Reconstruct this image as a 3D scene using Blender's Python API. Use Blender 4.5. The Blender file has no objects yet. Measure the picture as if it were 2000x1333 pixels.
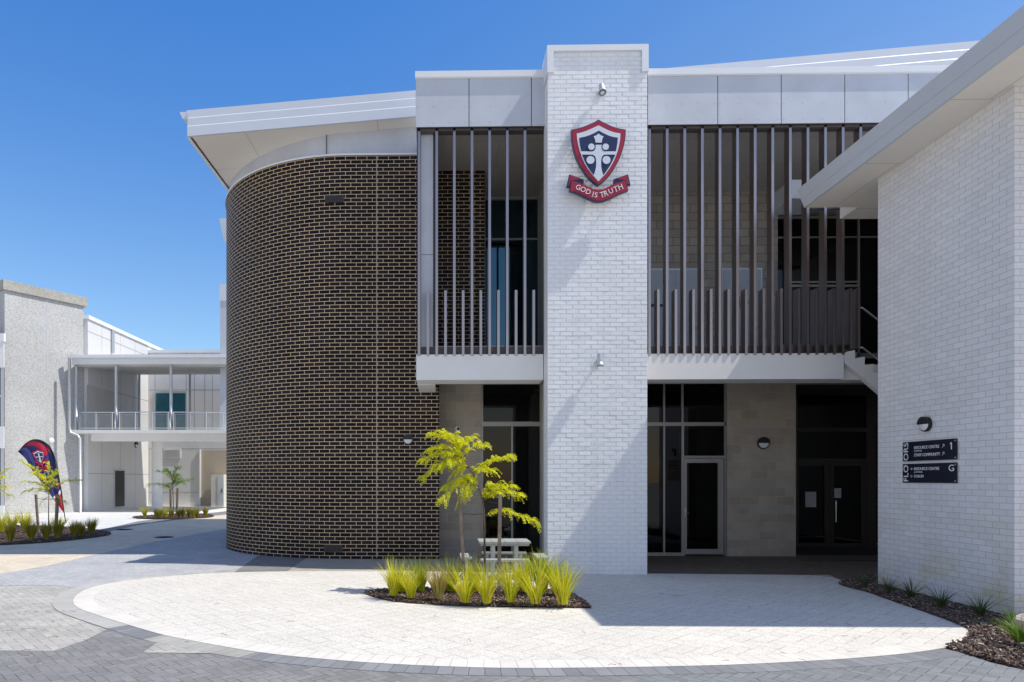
import bpy, math, random
from mathutils import Vector, Matrix, noise
random.seed(7)
R = math.radians
S = bpy.context.scene
COL = S.collection

# ------------------------------------------------------------------ camera
H, F, CX, CY, PSI = 1.87, 1333.0, 840.0, 935.0, R(1.1)
cd = bpy.data.cameras.new("camera"); cam = bpy.data.objects.new("camera", cd); COL.objects.link(cam)
cam.location = (0, 0, H); cam.rotation_euler = (R(90), 0, PSI)
cd.sensor_width = 36; cd.lens = 36 * F / 2000
cd.shift_x = (1000 - CX) / 2000; cd.shift_y = (CY - 666.5) / 2000
cd.clip_start = 0.05; cd.clip_end = 2000
S.camera = cam
S.render.resolution_x = 1024; S.render.resolution_y = 682

# ------------------------------------------------------------------ light
SUN = Vector((0.65, -0.125, 1.0)).normalized()
el = math.asin(SUN.z); az = math.atan2(SUN.x, SUN.y)
w = bpy.data.worlds.new("World"); S.world = w; w.use_nodes = True
nt = w.node_tree; bg = nt.nodes["Background"]
sky = nt.nodes.new("ShaderNodeTexSky"); sky.sky_type = 'NISHITA'; sky.sun_disc = False
sky.sun_elevation = el; sky.sun_rotation = az
sky.air_density = 1.3; sky.dust_density = 0.2; sky.ozone_density = 3.2
# sky tint by direction: deeper blue ahead and towards the zenith, paler on the sunny side
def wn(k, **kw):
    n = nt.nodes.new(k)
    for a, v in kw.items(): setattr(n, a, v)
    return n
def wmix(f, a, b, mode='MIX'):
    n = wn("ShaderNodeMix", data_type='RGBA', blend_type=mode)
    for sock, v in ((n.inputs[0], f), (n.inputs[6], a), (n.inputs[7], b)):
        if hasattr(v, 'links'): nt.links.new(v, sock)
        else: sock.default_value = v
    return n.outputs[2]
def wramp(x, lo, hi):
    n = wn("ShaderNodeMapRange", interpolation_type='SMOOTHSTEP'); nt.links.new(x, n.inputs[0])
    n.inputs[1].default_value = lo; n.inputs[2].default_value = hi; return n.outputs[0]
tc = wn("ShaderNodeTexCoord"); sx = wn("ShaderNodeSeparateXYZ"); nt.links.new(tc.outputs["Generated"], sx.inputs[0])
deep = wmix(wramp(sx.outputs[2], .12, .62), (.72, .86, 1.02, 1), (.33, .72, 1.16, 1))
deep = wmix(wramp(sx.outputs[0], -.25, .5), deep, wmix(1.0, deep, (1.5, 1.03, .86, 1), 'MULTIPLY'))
tint = wmix(wramp(sx.outputs[1], -.15, .45), (1.16, 1.0, 1.0, 1), deep)  # unseen sky behind the camera warmed, an added stand-in for bounce onto the facade
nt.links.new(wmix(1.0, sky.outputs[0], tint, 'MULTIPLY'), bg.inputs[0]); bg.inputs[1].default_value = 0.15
ld = bpy.data.lights.new("sun", 'SUN'); ld.energy = 4.3; ld.angle = R(0.53); ld.color = (1, 0.95, 0.85)
sun = bpy.data.objects.new("sun", ld); COL.objects.link(sun)
sun.rotation_euler = SUN.to_track_quat('Z', 'Y').to_euler(); sun.location = (10, -5, 30)
S.view_settings.view_transform = 'Standard'; S.view_settings.look = 'None'
S.view_settings.exposure = 0.12; S.view_settings.gamma = 1.0

# ------------------------------------------------------------------ pixel helpers
_c, _s = math.cos(PSI), math.sin(PSI)
def ray(px, py):
    a = (px - CX) / F; b = (CY - py) / F
    return Vector((-_s + a * _c, _c + a * _s, b))
def P(px, py, Y):
    d = ray(px, py); t = Y / d.y
    return Vector((d.x * t, Y, H + d.z * t))
def PX(px, py, X):
    d = ray(px, py); t = X / d.x
    return Vector((X, d.y * t, H + d.z * t))
def G(px, py, z=0.0):
    d = ray(px, py); t = (z - H) / d.z
    return Vector((d.x * t, d.y * t, z))
def XP(px, Y): return P(px, CY, Y).x
def ZP(py, Y, px=1000): return P(px, py, Y).z

# ------------------------------------------------------------------ materials
MATS = {}
class NT:
    def __init__(s, name):
        m = bpy.data.materials.new(name); m.use_nodes = True; s.m = m; s.t = m.node_tree
        s.b = s.t.nodes["Principled BSDF"]; s.out = s.t.nodes["Material Output"]
        MATS[name] = m
    def n(s, k, **kw):
        nd = s.t.nodes.new(k)
        for a, v in kw.items(): setattr(nd, a, v)
        return nd
    def put(s, sock, v):
        if hasattr(v, 'links'): s.t.links.new(v, sock)
        elif isinstance(v, (tuple, list)) and len(v) == 3 and sock.type == 'RGBA': sock.default_value = (*v, 1)
        else: sock.default_value = v
    def ma(s, op, a, b=0.0, c=0.0):
        nd = s.n("ShaderNodeMath", operation=op)
        s.put(nd.inputs[0], a); s.put(nd.inputs[1], b); s.put(nd.inputs[2], c)
        return nd.outputs[0]
    def mix(s, f, a, b, mode='MIX'):
        nd = s.n("ShaderNodeMix", data_type='RGBA', blend_type=mode)
        s.put(nd.inputs[0], f); s.put(nd.inputs[6], a); s.put(nd.inputs[7], b)
        return nd.outputs[2]
    def noise(s, vec, scale, det=3, rough=.5):
        nd = s.n("ShaderNodeTexNoise"); s.put(nd.inputs["Vector"], vec)
        nd.inputs["Scale"].default_value = scale; nd.inputs["Detail"].default_value = det
        nd.inputs["Roughness"].default_value = rough
        return nd.outputs[0]
    def ramp(s, f, lo, hi, a=0., b=1.):
        nd = s.n("ShaderNodeMapRange"); s.put(nd.inputs[0], f)
        for i, v in enumerate((lo, hi, a, b)): nd.inputs[i + 1].default_value = v
        return nd.outputs[0]
    def bump(s, h, strength, dist, base=None):
        nd = s.n("ShaderNodeBump"); s.put(nd.inputs["Height"], h)
        nd.inputs["Strength"].default_value = strength; nd.inputs["Distance"].default_value = dist
        if base is not None: s.put(nd.inputs["Normal"], base)
        return nd.outputs[0]
    def pos(s): return s.n("ShaderNodeNewGeometry").outputs["Position"]
    def uv(s): return s.n("ShaderNodeTexCoord").outputs["UV"]
    def fin(s, col, rough=.6, metal=0, spec=.5, nrm=None):
        s.put(s.b.inputs["Base Color"], col); s.put(s.b.inputs["Roughness"], rough)
        s.b.inputs["Metallic"].default_value = metal; s.b.inputs["Specular IOR Level"].default_value = spec
        if nrm is not None: s.put(s.b.inputs["Normal"], nrm)
        return s.m

def plain(name, col, rough=.6, metal=0, spec=.5, var=.08, vs=1.3, bump=0, bs=60, bd=.002):
    t = NT(name); p = t.pos()
    f = t.ramp(t.noise(p, vs, 5, .6), .3, .7, 1 - var, 1 + var)
    c = t.mix(1.0, col, f, 'MULTIPLY')
    nr = t.bump(t.noise(p, bs, 4, .6), bump, bd) if bump else None
    return t.fin(c, rough, metal, spec, nr)

def brick(name, c1, c2, mortar, bw, rh, ms, off=(0, 0), bd=.004, bstr=.8, rough=.7, var=.12, vs=.8, spec=.4, smooth=.15, grime=None, wob=0):
    t = NT(name); u = t.uv()
    mp = t.n("ShaderNodeMapping"); t.put(mp.inputs[0], u); mp.inputs[1].default_value = (off[0], off[1], 0)
    v = mp.outputs[0]
    if wob:
        a = t.n("ShaderNodeTexNoise"); t.put(a.inputs["Vector"], v); a.inputs["Scale"].default_value = 9
        vv = t.n("ShaderNodeVectorMath", operation='MULTIPLY_ADD'); t.put(vv.inputs[0], a.outputs[1])
        vv.inputs[1].default_value = (wob, wob, 0); t.put(vv.inputs[2], v); v = vv.outputs[0]
    b = t.n("ShaderNodeTexBrick"); t.put(b.inputs["Vector"], v)
    b.inputs["Scale"].default_value = 1; b.inputs["Mortar Size"].default_value = ms
    b.inputs["Mortar Smooth"].default_value = smooth; b.inputs["Bias"].default_value = 0
    b.inputs["Brick Width"].default_value = bw; b.inputs["Row Height"].default_value = rh
    t.put(b.inputs["Color1"], c1); t.put(b.inputs["Color2"], c2); t.put(b.inputs["Mortar"], mortar)
    p = t.pos()
    f = t.ramp(t.noise(p, vs, 6, .6), .3, .7, 1 - var, 1 + var)
    c = t.mix(1.0, b.outputs[0], f, 'MULTIPLY')
    if grime:
        col, lo, hi, sc, zz = grime
        g = t.ramp(t.noise(p, sc, 5, .65), lo, hi, 0, 1)
        if zz:
            sp = t.n("ShaderNodeSeparateXYZ"); t.put(sp.inputs[0], p)
            g = t.ma('MULTIPLY', g, t.ramp(sp.outputs[2], zz[0], zz[1], 1, 0))
        c = t.mix(g, c, t.mix(1.0, c, col, 'MULTIPLY'))
    inv = t.ma('SUBTRACT', 1.0, b.outputs[1])
    n1 = t.bump(inv, bstr, bd)
    n2 = t.bump(t.noise(p, 45, 4, .6), .25, .003, n1)
    return t.fin(c, rough, 0, spec, n2)

def herring(name, c1, c2, joint, cell=.10, ang=47, jw=.045, speck=0, jstr=1.0, rough=.8, blotch=.12, spk=0):
    t = NT(name); p = t.pos()
    mp = t.n("ShaderNodeMapping"); t.put(mp.inputs[0], p)
    mp.inputs[2].default_value = (0, 0, R(ang)); mp.inputs[3].default_value = (1 / cell,) * 3
    sp = t.n("ShaderNodeSeparateXYZ"); t.put(sp.inputs[0], mp.outputs[0])
    x, y = sp.outputs[0], sp.outputs[1]
    i, j = t.ma('FLOOR', x), t.ma('FLOOR', y)
    fx, fy = t.ma('SUBTRACT', x, i), t.ma('SUBTRACT', y, j)
    k = t.ma('FLOORED_MODULO', t.ma('SUBTRACT', i, j), 4.0)
    def eq(v): return t.ma('COMPARE', k, float(v), .5)
    k0, k1, k2, k3 = eq(0), eq(1), eq(2), eq(3)
    dl = t.ma('ADD', fx, k1); dr = t.ma('ADD', t.ma('SUBTRACT', 1.0, fx), k0)
    db = t.ma('ADD', fy, k2); dt = t.ma('ADD', t.ma('SUBTRACT', 1.0, fy), k3)
    d = t.ma('MINIMUM', t.ma('MINIMUM', dl, dr), t.ma('MINIMUM', db, dt))
    nz = t.noise(p, 14, 3)
    jf = t.ramp(t.ma('SUBTRACT', d, t.ma('MULTIPLY', t.ma('SUBTRACT', nz, .5), jw * 1.2)), jw * .35, jw, jstr, 0)
    jf = t.ma('MULTIPLY', jf, t.ramp(t.noise(p, 3.1, 3), .35, .6, .35, 1))
    ci, cj = t.ma('SUBTRACT', i, k1), t.ma('SUBTRACT', j, k2)
    cb = t.n("ShaderNodeCombineXYZ"); t.put(cb.inputs[0], ci); t.put(cb.inputs[1], cj)
    wn = t.n("ShaderNodeTexWhiteNoise"); t.put(wn.inputs[0], cb.outputs[0])
    c = t.mix(wn.outputs[0], c1, c2)
    f = t.ramp(t.noise(p, .9, 6, .65), .3, .7, 1 - blotch, 1 + blotch)
    c = t.mix(1.0, c, f, 'MULTIPLY')
    if speck:
        g = t.ramp(t.noise(p, 55, 2, .8), .40, .52, 1 - speck, 1)
        g2 = t.ramp(t.noise(p, 140, 2, .8), .38, .5, 1 - speck * .7, 1)
        c = t.mix(1.0, t.mix(1.0, c, g, 'MULTIPLY'), g2, 'MULTIPLY')
    else:
        g = t.ramp(t.noise(p, 120, 3, .7), .35, .65, .9, 1.08)
        c = t.mix(1.0, c, g, 'MULTIPLY')
    if spk: c = t.mix(t.ramp(t.noise(p, 30, 1, .5), .70, .74, 0, spk * 3), c, (.6, .58, .55))
    c = t.mix(jf, c, joint)
    n1 = t.bump(t.ma('SUBTRACT', 1.0, jf), .6, .004)
    n2 = t.bump(t.noise(p, 120, 3, .7), .3, .003, n1)
    return t.fin(c, rough, 0, .3, n2)

WHITE = (.80, .81, .82)
dark_brick = brick("dark_brick", (.005, .005, .008), (.028, .020, .022), (.84, .63, .40), .2497, .0883, .0058, off=(.02, .012), bd=.004, rough=.55, var=.15, spec=.14, smooth=0.05)
white_brick = brick("white_painted_brick", (.70, .685, .69), (.76, .745, .75), (.54, .51, .50), .24, .0862, .0035, off=(.05, .01), bd=.006, var=.05, grime=((.88, .80, .55), .50, .70, 1.3, (.3, 1.6)), wob=.006)
pillar_side = brick("pillar_side_brick", (.78, .78, .79), (.82, .82, .83), (.66, .66, .67), .24, .0859, .005, bd=.006, var=.04, wob=.006)
cmu = brick("concrete_block", (.36, .325, .285), (.44, .40, .35), (.58, .42, .22), .4145, .207, .0085, off=(.1, .012), bd=.003, rough=.9, var=.12, vs=2)
cmu_up = brick("upper_block", (.33, .305, .28), (.40, .375, .345), (.13, .105, .08), .4145, .207, .006, off=(.1, .012), bd=.003, rough=.9, var=.1, vs=2)
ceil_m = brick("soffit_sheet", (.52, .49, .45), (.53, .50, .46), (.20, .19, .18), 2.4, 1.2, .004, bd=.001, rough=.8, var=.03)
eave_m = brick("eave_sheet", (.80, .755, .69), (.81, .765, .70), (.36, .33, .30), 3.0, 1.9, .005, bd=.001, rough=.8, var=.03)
def streaked(name, col, bump):
    t = NT(name); p = t.pos()
    mp = t.n("ShaderNodeMapping"); t.put(mp.inputs[0], p); mp.inputs[3].default_value = (7, 7, .35)
    g = t.ramp(t.noise(mp.outputs[0], 1.0, 4, .6), .50, .72, 0, .16)
    sp = t.n("ShaderNodeSeparateXYZ"); t.put(sp.inputs[0], p)
    low = t.ma('MULTIPLY', t.ramp(sp.outputs[2], 0, .5, .35, 0), t.ramp(t.noise(p, 3, 4), .4, .65, 0, 1))
    c = t.mix(t.ma('MAXIMUM', g, low), col, (.58, .54, .46))
    c = t.mix(1.0, c, t.ramp(t.noise(p, 1.4, 5, .6), .3, .7, .97, 1.03), 'MULTIPLY')
    return t.fin(c, .55, 0, .5, t.bump(t.noise(p, 70, 4, .6), bump, .002))
pillar_m = streaked("pillar_paint", (.83, .84, .86), .35)
mortar_m = plain("painted_mortar", (.74, .74, .75), .8, var=.04)
panel_m = plain("fibre_cement", (.53, .56, .62), .6, var=.09, vs=1.1, bump=.05, bs=30)
flash_m = plain("white_metal", (.78, .80, .82), .35, spec=.5, var=.02)
fascia_m = plain("roof_metal", (.62, .66, .73), .5, var=.02)
render_m = plain("white_render", (.80, .79, .77), .7, var=.035, bump=.1, bs=40)
slat_m = plain("bronze_metal", (.40, .345, .335), .30, metal=1.0, var=.05)
chan_m = plain("bronze_channel", (.115, .10, .105), .5, metal=.2, var=.05)
alu_m = plain("aluminium_frame", (.36, .34, .32), .4, metal=.4, var=.05)
dframe_m = plain("dark_frame", (.06, .052, .048), .5, metal=.2, var=.05)
black_m = plain("black_plastic", (.012, .012, .014), .45, var=.05)
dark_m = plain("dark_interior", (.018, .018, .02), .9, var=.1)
concr_m = plain("concrete", (.30, .31, .32), .85, var=.15, vs=3, bump=.3)
opal_m = plain("opal_diffuser", (.72, .74, .78), .4, var=.02)
chrome_m = plain("satin_steel", (.62, .64, .66), .25, metal=.9, var=.03)
navy_m = plain("navy_enamel", (.010, .022, .085), .4, var=.03)
crim_m = plain("crimson_enamel", (.33, .008, .035), .45, var=.04)
pearl_m = plain("silver_enamel", (.66, .70, .78), .45, var=.02)
signblue_m = plain("sign_navy", (.006, .008, .022), .3, var=.03)
letter_m = plain("white_lettering", (.82, .82, .84), .5, var=.01)
door_m = plain("door_paint", (.46, .52, .59), .5, var=.03)
wood_m = plain("stake_wood", (.22, .165, .135), .85, var=.3, vs=8, bump=.5, bs=80, bd=.003)
bark_m = plain("bark", (.14, .09, .055), .9, var=.35, vs=25, bump=.6, bs=90, bd=.003)
table_m = plain("pale_slats", (.37, .385, .365), .55, var=.06, vs=6)
stone_m = plain("pale_stone", (.55, .47, .38), .9, var=.2, vs=9, bump=.8, bs=14, bd=.02)
lpanel_m = plain("precast_panel", (.66, .66, .66), .8, var=.035, bump=.15, bs=8, bd=.01)
lpanel2_m = plain("beige_panel", (.56, .54, .50), .85, var=.05)
steel_m = plain("galvanised_steel", (.52, .55, .58), .4, metal=.5, var=.04)
brown_m = plain("tan_wall", (.46, .40, .33), .85, var=.06)
iron_m = plain("iron_cover", (.20, .20, .20), .7, var=.2)
blind_m = plain("roller_blind", (.30, .36, .36), .7, var=.05)
paper_m = plain("paper", (.60, .62, .68), .8, var=.02)
tie_m = plain("tree_tie", (.03, .03, .03), .8, var=.05)

def aggregate(name, base, dark, sc):
    t = NT(name); p = t.pos()
    n1 = t.noise(p, sc, 3, .75); n2 = t.noise(p, sc * 3.1, 2, .7); n3 = t.noise(p, .5, 4)
    f = t.ramp(t.ma('MULTIPLY', n1, t.ma('ADD', n2, .5)), .36, .58, 0, 1)
    c = t.mix(f, dark, base)
    c = t.mix(1.0, c, t.ramp(n3, .3, .7, .92, 1.06), 'MULTIPLY')
    return t.fin(c, .9, 0, .2, t.bump(n1, .5, .01))
agg_m = aggregate("exposed_aggregate", (.54, .54, .53), (.36, .36, .355), 14)
cap_m = aggregate("concrete_coping", (.42, .41, .37), (.32, .31, .28), 6)

def glass(name, tint, gl=1.0, rough=.02, ior=1.5):
    t = NT(name)
    tr = t.n("ShaderNodeBsdfTransparent"); tr.inputs[0].default_value = (*tint, 1)
    g = t.n("ShaderNodeBsdfGlossy"); g.inputs["Roughness"].default_value = rough
    g.inputs["Color"].default_value = (*gl, 1) if isinstance(gl, tuple) else (gl, gl, gl, 1)
    fr = t.n("ShaderNodeFresnel"); fr.inputs[0].default_value = ior
    p = t.pos()
    nb = t.bump(t.noise(p, .8, 2), .12, .01)
    t.put(g.inputs["Normal"], nb)
    mx = t.n("ShaderNodeMixShader"); t.put(mx.inputs[0], fr.outputs[0]); t.put(mx.inputs[1], tr.outputs[0]); t.put(mx.inputs[2], g.outputs[0])
    t.put(t.out.inputs[0], mx.outputs[0]); return t.m
glass_m = glass("tinted_glass", (.10, .11, .11), .7)
glassb_m = glass("blue_reflection_glass", (.08, .12, .15), (.40, .78, 1.0), ior=2.15)  # blue of the reflected sky is put into the gloss colour
clear_m = glass("clear_glass", (.8, .85, .85), .8)

def leafmat(name, c1, c2, c3, trans=.35):
    t = NT(name)
    g = t.n("ShaderNodeNewGeometry"); rnd = g.outputs["Random Per Island"]
    c = t.mix(t.ramp(rnd, 0, .7, 0, 1), c1, c2); c = t.mix(t.ramp(rnd, .82, 1, 0, 1), c, c3)
    t.fin(c, .55, 0, .3)
    tl = t.n("ShaderNodeBsdfTranslucent"); t.put(tl.inputs[0], c)
    mx = t.n("ShaderNodeMixShader"); mx.inputs[0].default_value = trans
    t.put(mx.inputs[1], t.b.outputs[0]); t.put(mx.inputs[2], tl.outputs[0]); t.put(t.out.inputs[0], mx.outputs[0])
    return t.m
leaf_m = leafmat("golden_leaf", (.64, .66, .012), (.80, .77, .02), (.42, .52, .02), .4)
leafg_m = leafmat("green_leaf", (.10, .22, .02), (.22, .36, .03), (.05, .12, .02))
grass_y = leafmat("yellow_green_blade", (.48, .53, .012), (.70, .66, .03), (.62, .42, .10), .35)
grass_g = leafmat("green_blade", (.32, .44, .015), (.54, .56, .03), (.5, .38, .08), .35)
grass_b = leafmat("straw_blade", (.34, .27, .06), (.50, .42, .12), (.50, .30, .14), .3)
grass_o = leafmat("olive_blade", (.20, .21, .02), (.38, .34, .03), (.44, .28, .07), .3)
strap_m = leafmat("dark_strap_leaf", (.035, .06, .018), (.07, .11, .03), (.14, .16, .06), .2)
strapb_m = leafmat("bright_strap_leaf", (.10, .20, .02), (.20, .32, .04), (.4, .38, .12), .3)
chip_m = leafmat("bark_chip", (.055, .03, .022), (.16, .105, .08), (.48, .40, .33), .0)
mulch_m = plain("mulch_soil", (.045, .025, .018), .95, var=.4, vs=20, bump=1, bs=60, bd=.02)

base_pave = herring("grey_pavers", (.39, .375, .345), (.49, .465, .42), (.13, .12, .10), spk=.06)
blue_pave = herring("blue_grey_pavers", (.40, .405, .415), (.47, .47, .475), (.18, .18, .17), jstr=.9)
char_pave = herring("charcoal_pavers", (.205, .20, .198), (.255, .248, .245), (.07, .068, .066), spk=.12)
slate_pave = herring("slate_pavers", (.19, .20, .21), (.235, .245, .255), (.06, .06, .062), spk=.1)
cream_pave = herring("cream_pavers", (.62, .54, .42), (.70, .61, .48), (.38, .32, .24), jstr=.6)
tan_pave = herring("tan_grey_pavers", (.40, .36, .30), (.45, .41, .345), (.2, .18, .15), jstr=.5)
pale_pave = herring("pale_pavers", (.62, .62, .61), (.68, .67, .65), (.4, .4, .38), jstr=.5)
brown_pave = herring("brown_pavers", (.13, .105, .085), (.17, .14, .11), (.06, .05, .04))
oval_pave = herring("white_aggregate_pavers", (.72, .68, .615), (.76, .72, .65), (.17, .15, .13), cell=.20, jw=.028, speck=.26, jstr=.8, blotch=.05)
def band(name, c1, c2, j, bw=.15, rh=.28, ms=.003):
    return brick(name, c1, c2, j, bw, rh, ms, bd=.002, rough=.85, var=.1, vs=2, spec=.25)
band_l = band("light_header", (.42, .41, .385), (.48, .465, .435), (.3, .3, .29))
band_c = band("slate_header", (.20, .205, .215), (.26, .265, .275), (.07, .07, .07))
band_t = band("stone_header", (.36, .35, .32), (.42, .41, .38), (.2, .2, .18))
band_w = band("white_header", (.66, .625, .57), (.70, .66, .60), (.34, .31, .28), .17, .30, .003)

# ------------------------------------------------------------------ mesh builder
OFF = {}
class MB:
    def __init__(s): s.v = []; s.f = []; s.uv = []; s.mi = []
    def face(s, pts, uvs=None, mi=0):
        b = len(s.v); s.v += [Vector(p) for p in pts]; s.f.append(list(range(b, b + len(pts)))); s.uv.append(uvs); s.mi.append(mi)
        return s
    def box(s, x0, x1, y0, y1, z0, z1, mi=0, skip=''):
        x0, x1 = min(x0, x1), max(x0, x1); y0, y1 = min(y0, y1), max(y0, y1); z0, z1 = min(z0, z1), max(z0, z1)
        p = [Vector((x, y, z)) for z in (z0, z1) for y in (y0, y1) for x in (x0, x1)]
        for k, q in (('b', (0, 2, 3, 1)), ('t', (4, 5, 7, 6)), ('f', (0, 1, 5, 4)), ('k', (3, 2, 6, 7)), ('l', (2, 0, 4, 6)), ('r', (1, 3, 7, 5))):
            if k not in skip: s.face([p[i] for i in q], mi=mi)
        return s
    def obox(s, o, ux, lx, uy, ly, z0, z1, mi=0):
        o = Vector(o); ux = Vector(ux).normalized(); uy = Vector(uy).normalized()
        p = [o + ux * a + uy * b + Vector((0, 0, z)) for z in (z0, z1) for b in (0, ly) for a in (0, lx)]
        fl = ux.cross(uy).z < 0
        for q in ((0, 2, 3, 1), (4, 5, 7, 6), (0, 1, 5, 4), (3, 2, 6, 7), (2, 0, 4, 6), (1, 3, 7, 5)):
            s.face([p[i] for i in (q[::-1] if fl else q)], mi=mi)
        return s
    def prism(s, pts, d, mi=0):      # pts planar loop, d extrusion vector; outward either way
        pts = [Vector(p) for p in pts]; d = Vector(d)
        n = Vector((0, 0, 0))
        for i in range(len(pts)): n += pts[i].cross(pts[(i + 1) % len(pts)])
        if n.dot(d) > 0: pts = pts[::-1]
        s.face(pts, mi=mi); q = [p + d for p in pts]; s.face(q[::-1], mi=mi)
        for i in range(len(pts)):
            j = (i + 1) % len(pts); s.face([pts[j], pts[i], q[i], q[j]], mi=mi)
        return s
    def tube(s, pts, r, n=8, mi=0, cap=True):
        pts = [Vector(p) for p in pts]; rs = r if isinstance(r, (list, tuple)) else [r] * len(pts); rings = []
        for i, p in enumerate(pts):
            t = (pts[min(i + 1, len(pts) - 1)] - pts[max(i - 1, 0)]).normalized()
            a = t.cross(Vector((0, 1, 0)) if abs(t.y) < .9 else Vector((1, 0, 0))).normalized(); b = t.cross(a)
            rings.append([p + (a * math.cos(2 * math.pi * k / n) + b * math.sin(2 * math.pi * k / n)) * rs[i] for k in range(n)])
        b0 = len(s.v)
        for rg in rings: s.v += rg
        for i in range(len(rings) - 1):
            for k in range(n):
                k2 = (k + 1) % n
                s.f.append([b0 + i * n + k, b0 + (i + 1) * n + k, b0 + (i + 1) * n + k2, b0 + i * n + k2][::-1]); s.uv.append(None); s.mi.append(mi)
        if cap:
            s.f.append([b0 + k for k in range(n)]); s.uv.append(None); s.mi.append(mi)
            e = b0 + (len(rings) - 1) * n
            s.f.append([e + k for k in range(n)][::-1]); s.uv.append(None); s.mi.append(mi)
        return s
    def lathe(s, c, axis, prof, n=24, mi=0):   # prof: (distance along axis, radius)
        c = Vector(c); ax = Vector(axis).normalized()
        return s.tube([c + ax * d for d, r in prof], [max(r, 1e-4) for d, r in prof], n, mi)
    def text(s, body, size, M, ext=.002, mi=0, ax='CENTER'):
        cu = bpy.data.curves.new("t", 'FONT'); cu.body = body; cu.size = size; cu.extrude = ext
        cu.align_x = ax; cu.align_y = 'CENTER'; cu.resolution_u = 3
        o = bpy.data.objects.new("t", cu); COL.objects.link(o)
        dg = bpy.context.evaluated_depsgraph_get(); me = o.evaluated_get(dg).to_mesh()
        for pl in me.polygons: s.face([M @ me.vertices[i].co for i in pl.vertices], mi=mi)
        o.evaluated_get(dg).to_mesh_clear(); bpy.data.objects.remove(o); bpy.data.curves.remove(cu)
        return s
    def text_fit(s, body, M, w, h, ext=.001):   # glyph box scaled to w x h, centred on M
        t = MB().text(body, 1.0, Matrix.Identity(4), ext)
        xs = [v.x for v in t.v]; ys = [v.y for v in t.v]; cx = (min(xs) + max(xs)) / 2; cy = (min(ys) + max(ys)) / 2
        kx = w / (max(xs) - min(xs)); ky = h / (max(ys) - min(ys))
        for f in t.f: s.face([M @ Vector(((t.v[i].x - cx) * kx, (t.v[i].y - cy) * ky, t.v[i].z)) for i in f])
        return s
    def build(s, name, mat, parent=None, smooth=False, loc=None):
        off = OFF.get(parent, Vector((0, 0, 0))) if parent else (Vector(loc) if loc is not None else Vector((0, 0, 0)))
        me = bpy.data.meshes.new(name); me.from_pydata([v - off for v in s.v], [], s.f)
        ul = me.uv_layers.new(name="UVMap"); k = 0
        for f, u in zip(s.f, s.uv):
            if u is None:
                a, b, c = s.v[f[0]], s.v[f[1]], s.v[f[2]]; n = (b - a).cross(c - a)
                if n.length > 0: n.normalize()
                if abs(n.z) > .8: u = [(s.v[i].x, s.v[i].y) for i in f]
                else:
                    t = Vector((-n.y, n.x, 0)).normalized(); u = [(s.v[i].dot(t), s.v[i].z) for i in f]
            for q in u: ul.data[k].uv = q; k += 1
        for m in (mat if isinstance(mat, (list, tuple)) else [mat]): me.materials.append(m)
        me.polygons.foreach_set("material_index", s.mi)
        if smooth: me.polygons.foreach_set("use_smooth", [True] * len(s.f))
        me.update()
        o = bpy.data.objects.new(name, me); COL.objects.link(o)
        if parent: o.parent = parent; OFF[o] = off
        else: o.location = off; OFF[o] = off
        return o
def tag(o, label=None, cat=None, group=None, kind=None):
    if label: o["label"] = label
    if cat: o["category"] = cat
    if group: o["group"] = group
    if kind: o["kind"] = kind
    return o
def empty(name, loc, label, cat, group=None):
    o = bpy.data.objects.new(name, None); COL.objects.link(o); o.location = loc; o.empty_display_size = .3
    OFF[o] = Vector(loc); return tag(o, label, cat, group)
def box(name, m, par, *a): return MB().box(*a).build(name, m, par)
def pbox(px0, px1, py0, py1, Y, d, mb=None):      # frontal box given by pixels of its front face at depth Y, thickness d
    a = P(px0, py1, Y); b = P(px1, py0, Y)
    mb = mb or MB(); return mb.box(a.x, b.x, Y, Y + d, a.z, b.z)

# ------------------------------------------------------------------ ground
def sheet(name, pts, z, m, label=None):
    z *= .3; mb = MB(); mb.face([Vector((p.x, p.y, z)) for p in pts]); 
    if mb_area(pts) < 0: mb.f[0].reverse()
    return tag(mb.build(name, m), kind="structure")
def mb_area(p): return sum(p[i].x * p[(i + 1) % len(p)].y - p[(i + 1) % len(p)].x * p[i].y for i in range(len(p)))
def gpts(l): return [G(*p) for p in l]
V3 = lambda x, y, z=0: Vector((x, y, z))
sheet("ground", [V3(-400, -300), V3(400, -300), V3(400, 700), V3(-400, 700)], 0, base_pave)
# far forecourt in pale paving
sheet("pale_paving", [V3(-60, 31), *gpts([(0, 1045), (185, 1040), (270, 1019), (443, 1003)]), V3(-10, 50), V3(-60, 50)], .004, pale_pave)
sheet("dark_paving_strip", gpts([(120, 1047), (185, 1037.5), (270, 1018.5), (340, 1010), (460, 997), (460, 1003), (345, 1016), (270, 1026), (185, 1045), (120, 1055)]), .008, slate_pave)
sheet("cream_paving", gpts([(-300, 1130), (-300, 1030), (0, 1062), (190, 1038), (345, 1014), (480, 1003), (480, 1026), (300, 1059), (180, 1085), (90, 1106), (0, 1121), (-300, 1200)]), .006, MATS["cream_pavers"])
sheet("blue_grey_paving", gpts([(-90, 1143.5), (0, 1121), (90, 1106), (180, 1085), (300, 1059), (480, 1026), (700, 1060), (700, 1085), (590, 1092), (520, 1092), (460, 1113), (330, 1126), (215, 1136), (160, 1150), (100, 1144)]), .010, blue_pave)
sheet("charcoal_band", gpts([(512, 1080), (600, 1080), (598, 1091), (556, 1120), (455, 1120)]), .014, char_pave)
sheet("cream_footpath", gpts([(600, 1080), (900, 1080), (1062, 1080), (1062, 1123), (940, 1122), (800, 1121), (556, 1120), (598, 1091)]), .012, tan_pave)
sheet("cream_corner", gpts([(1800, 1360), (1970, 1332), (2200, 1322), (2200, 1450)]), .010, cream_pave)
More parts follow.
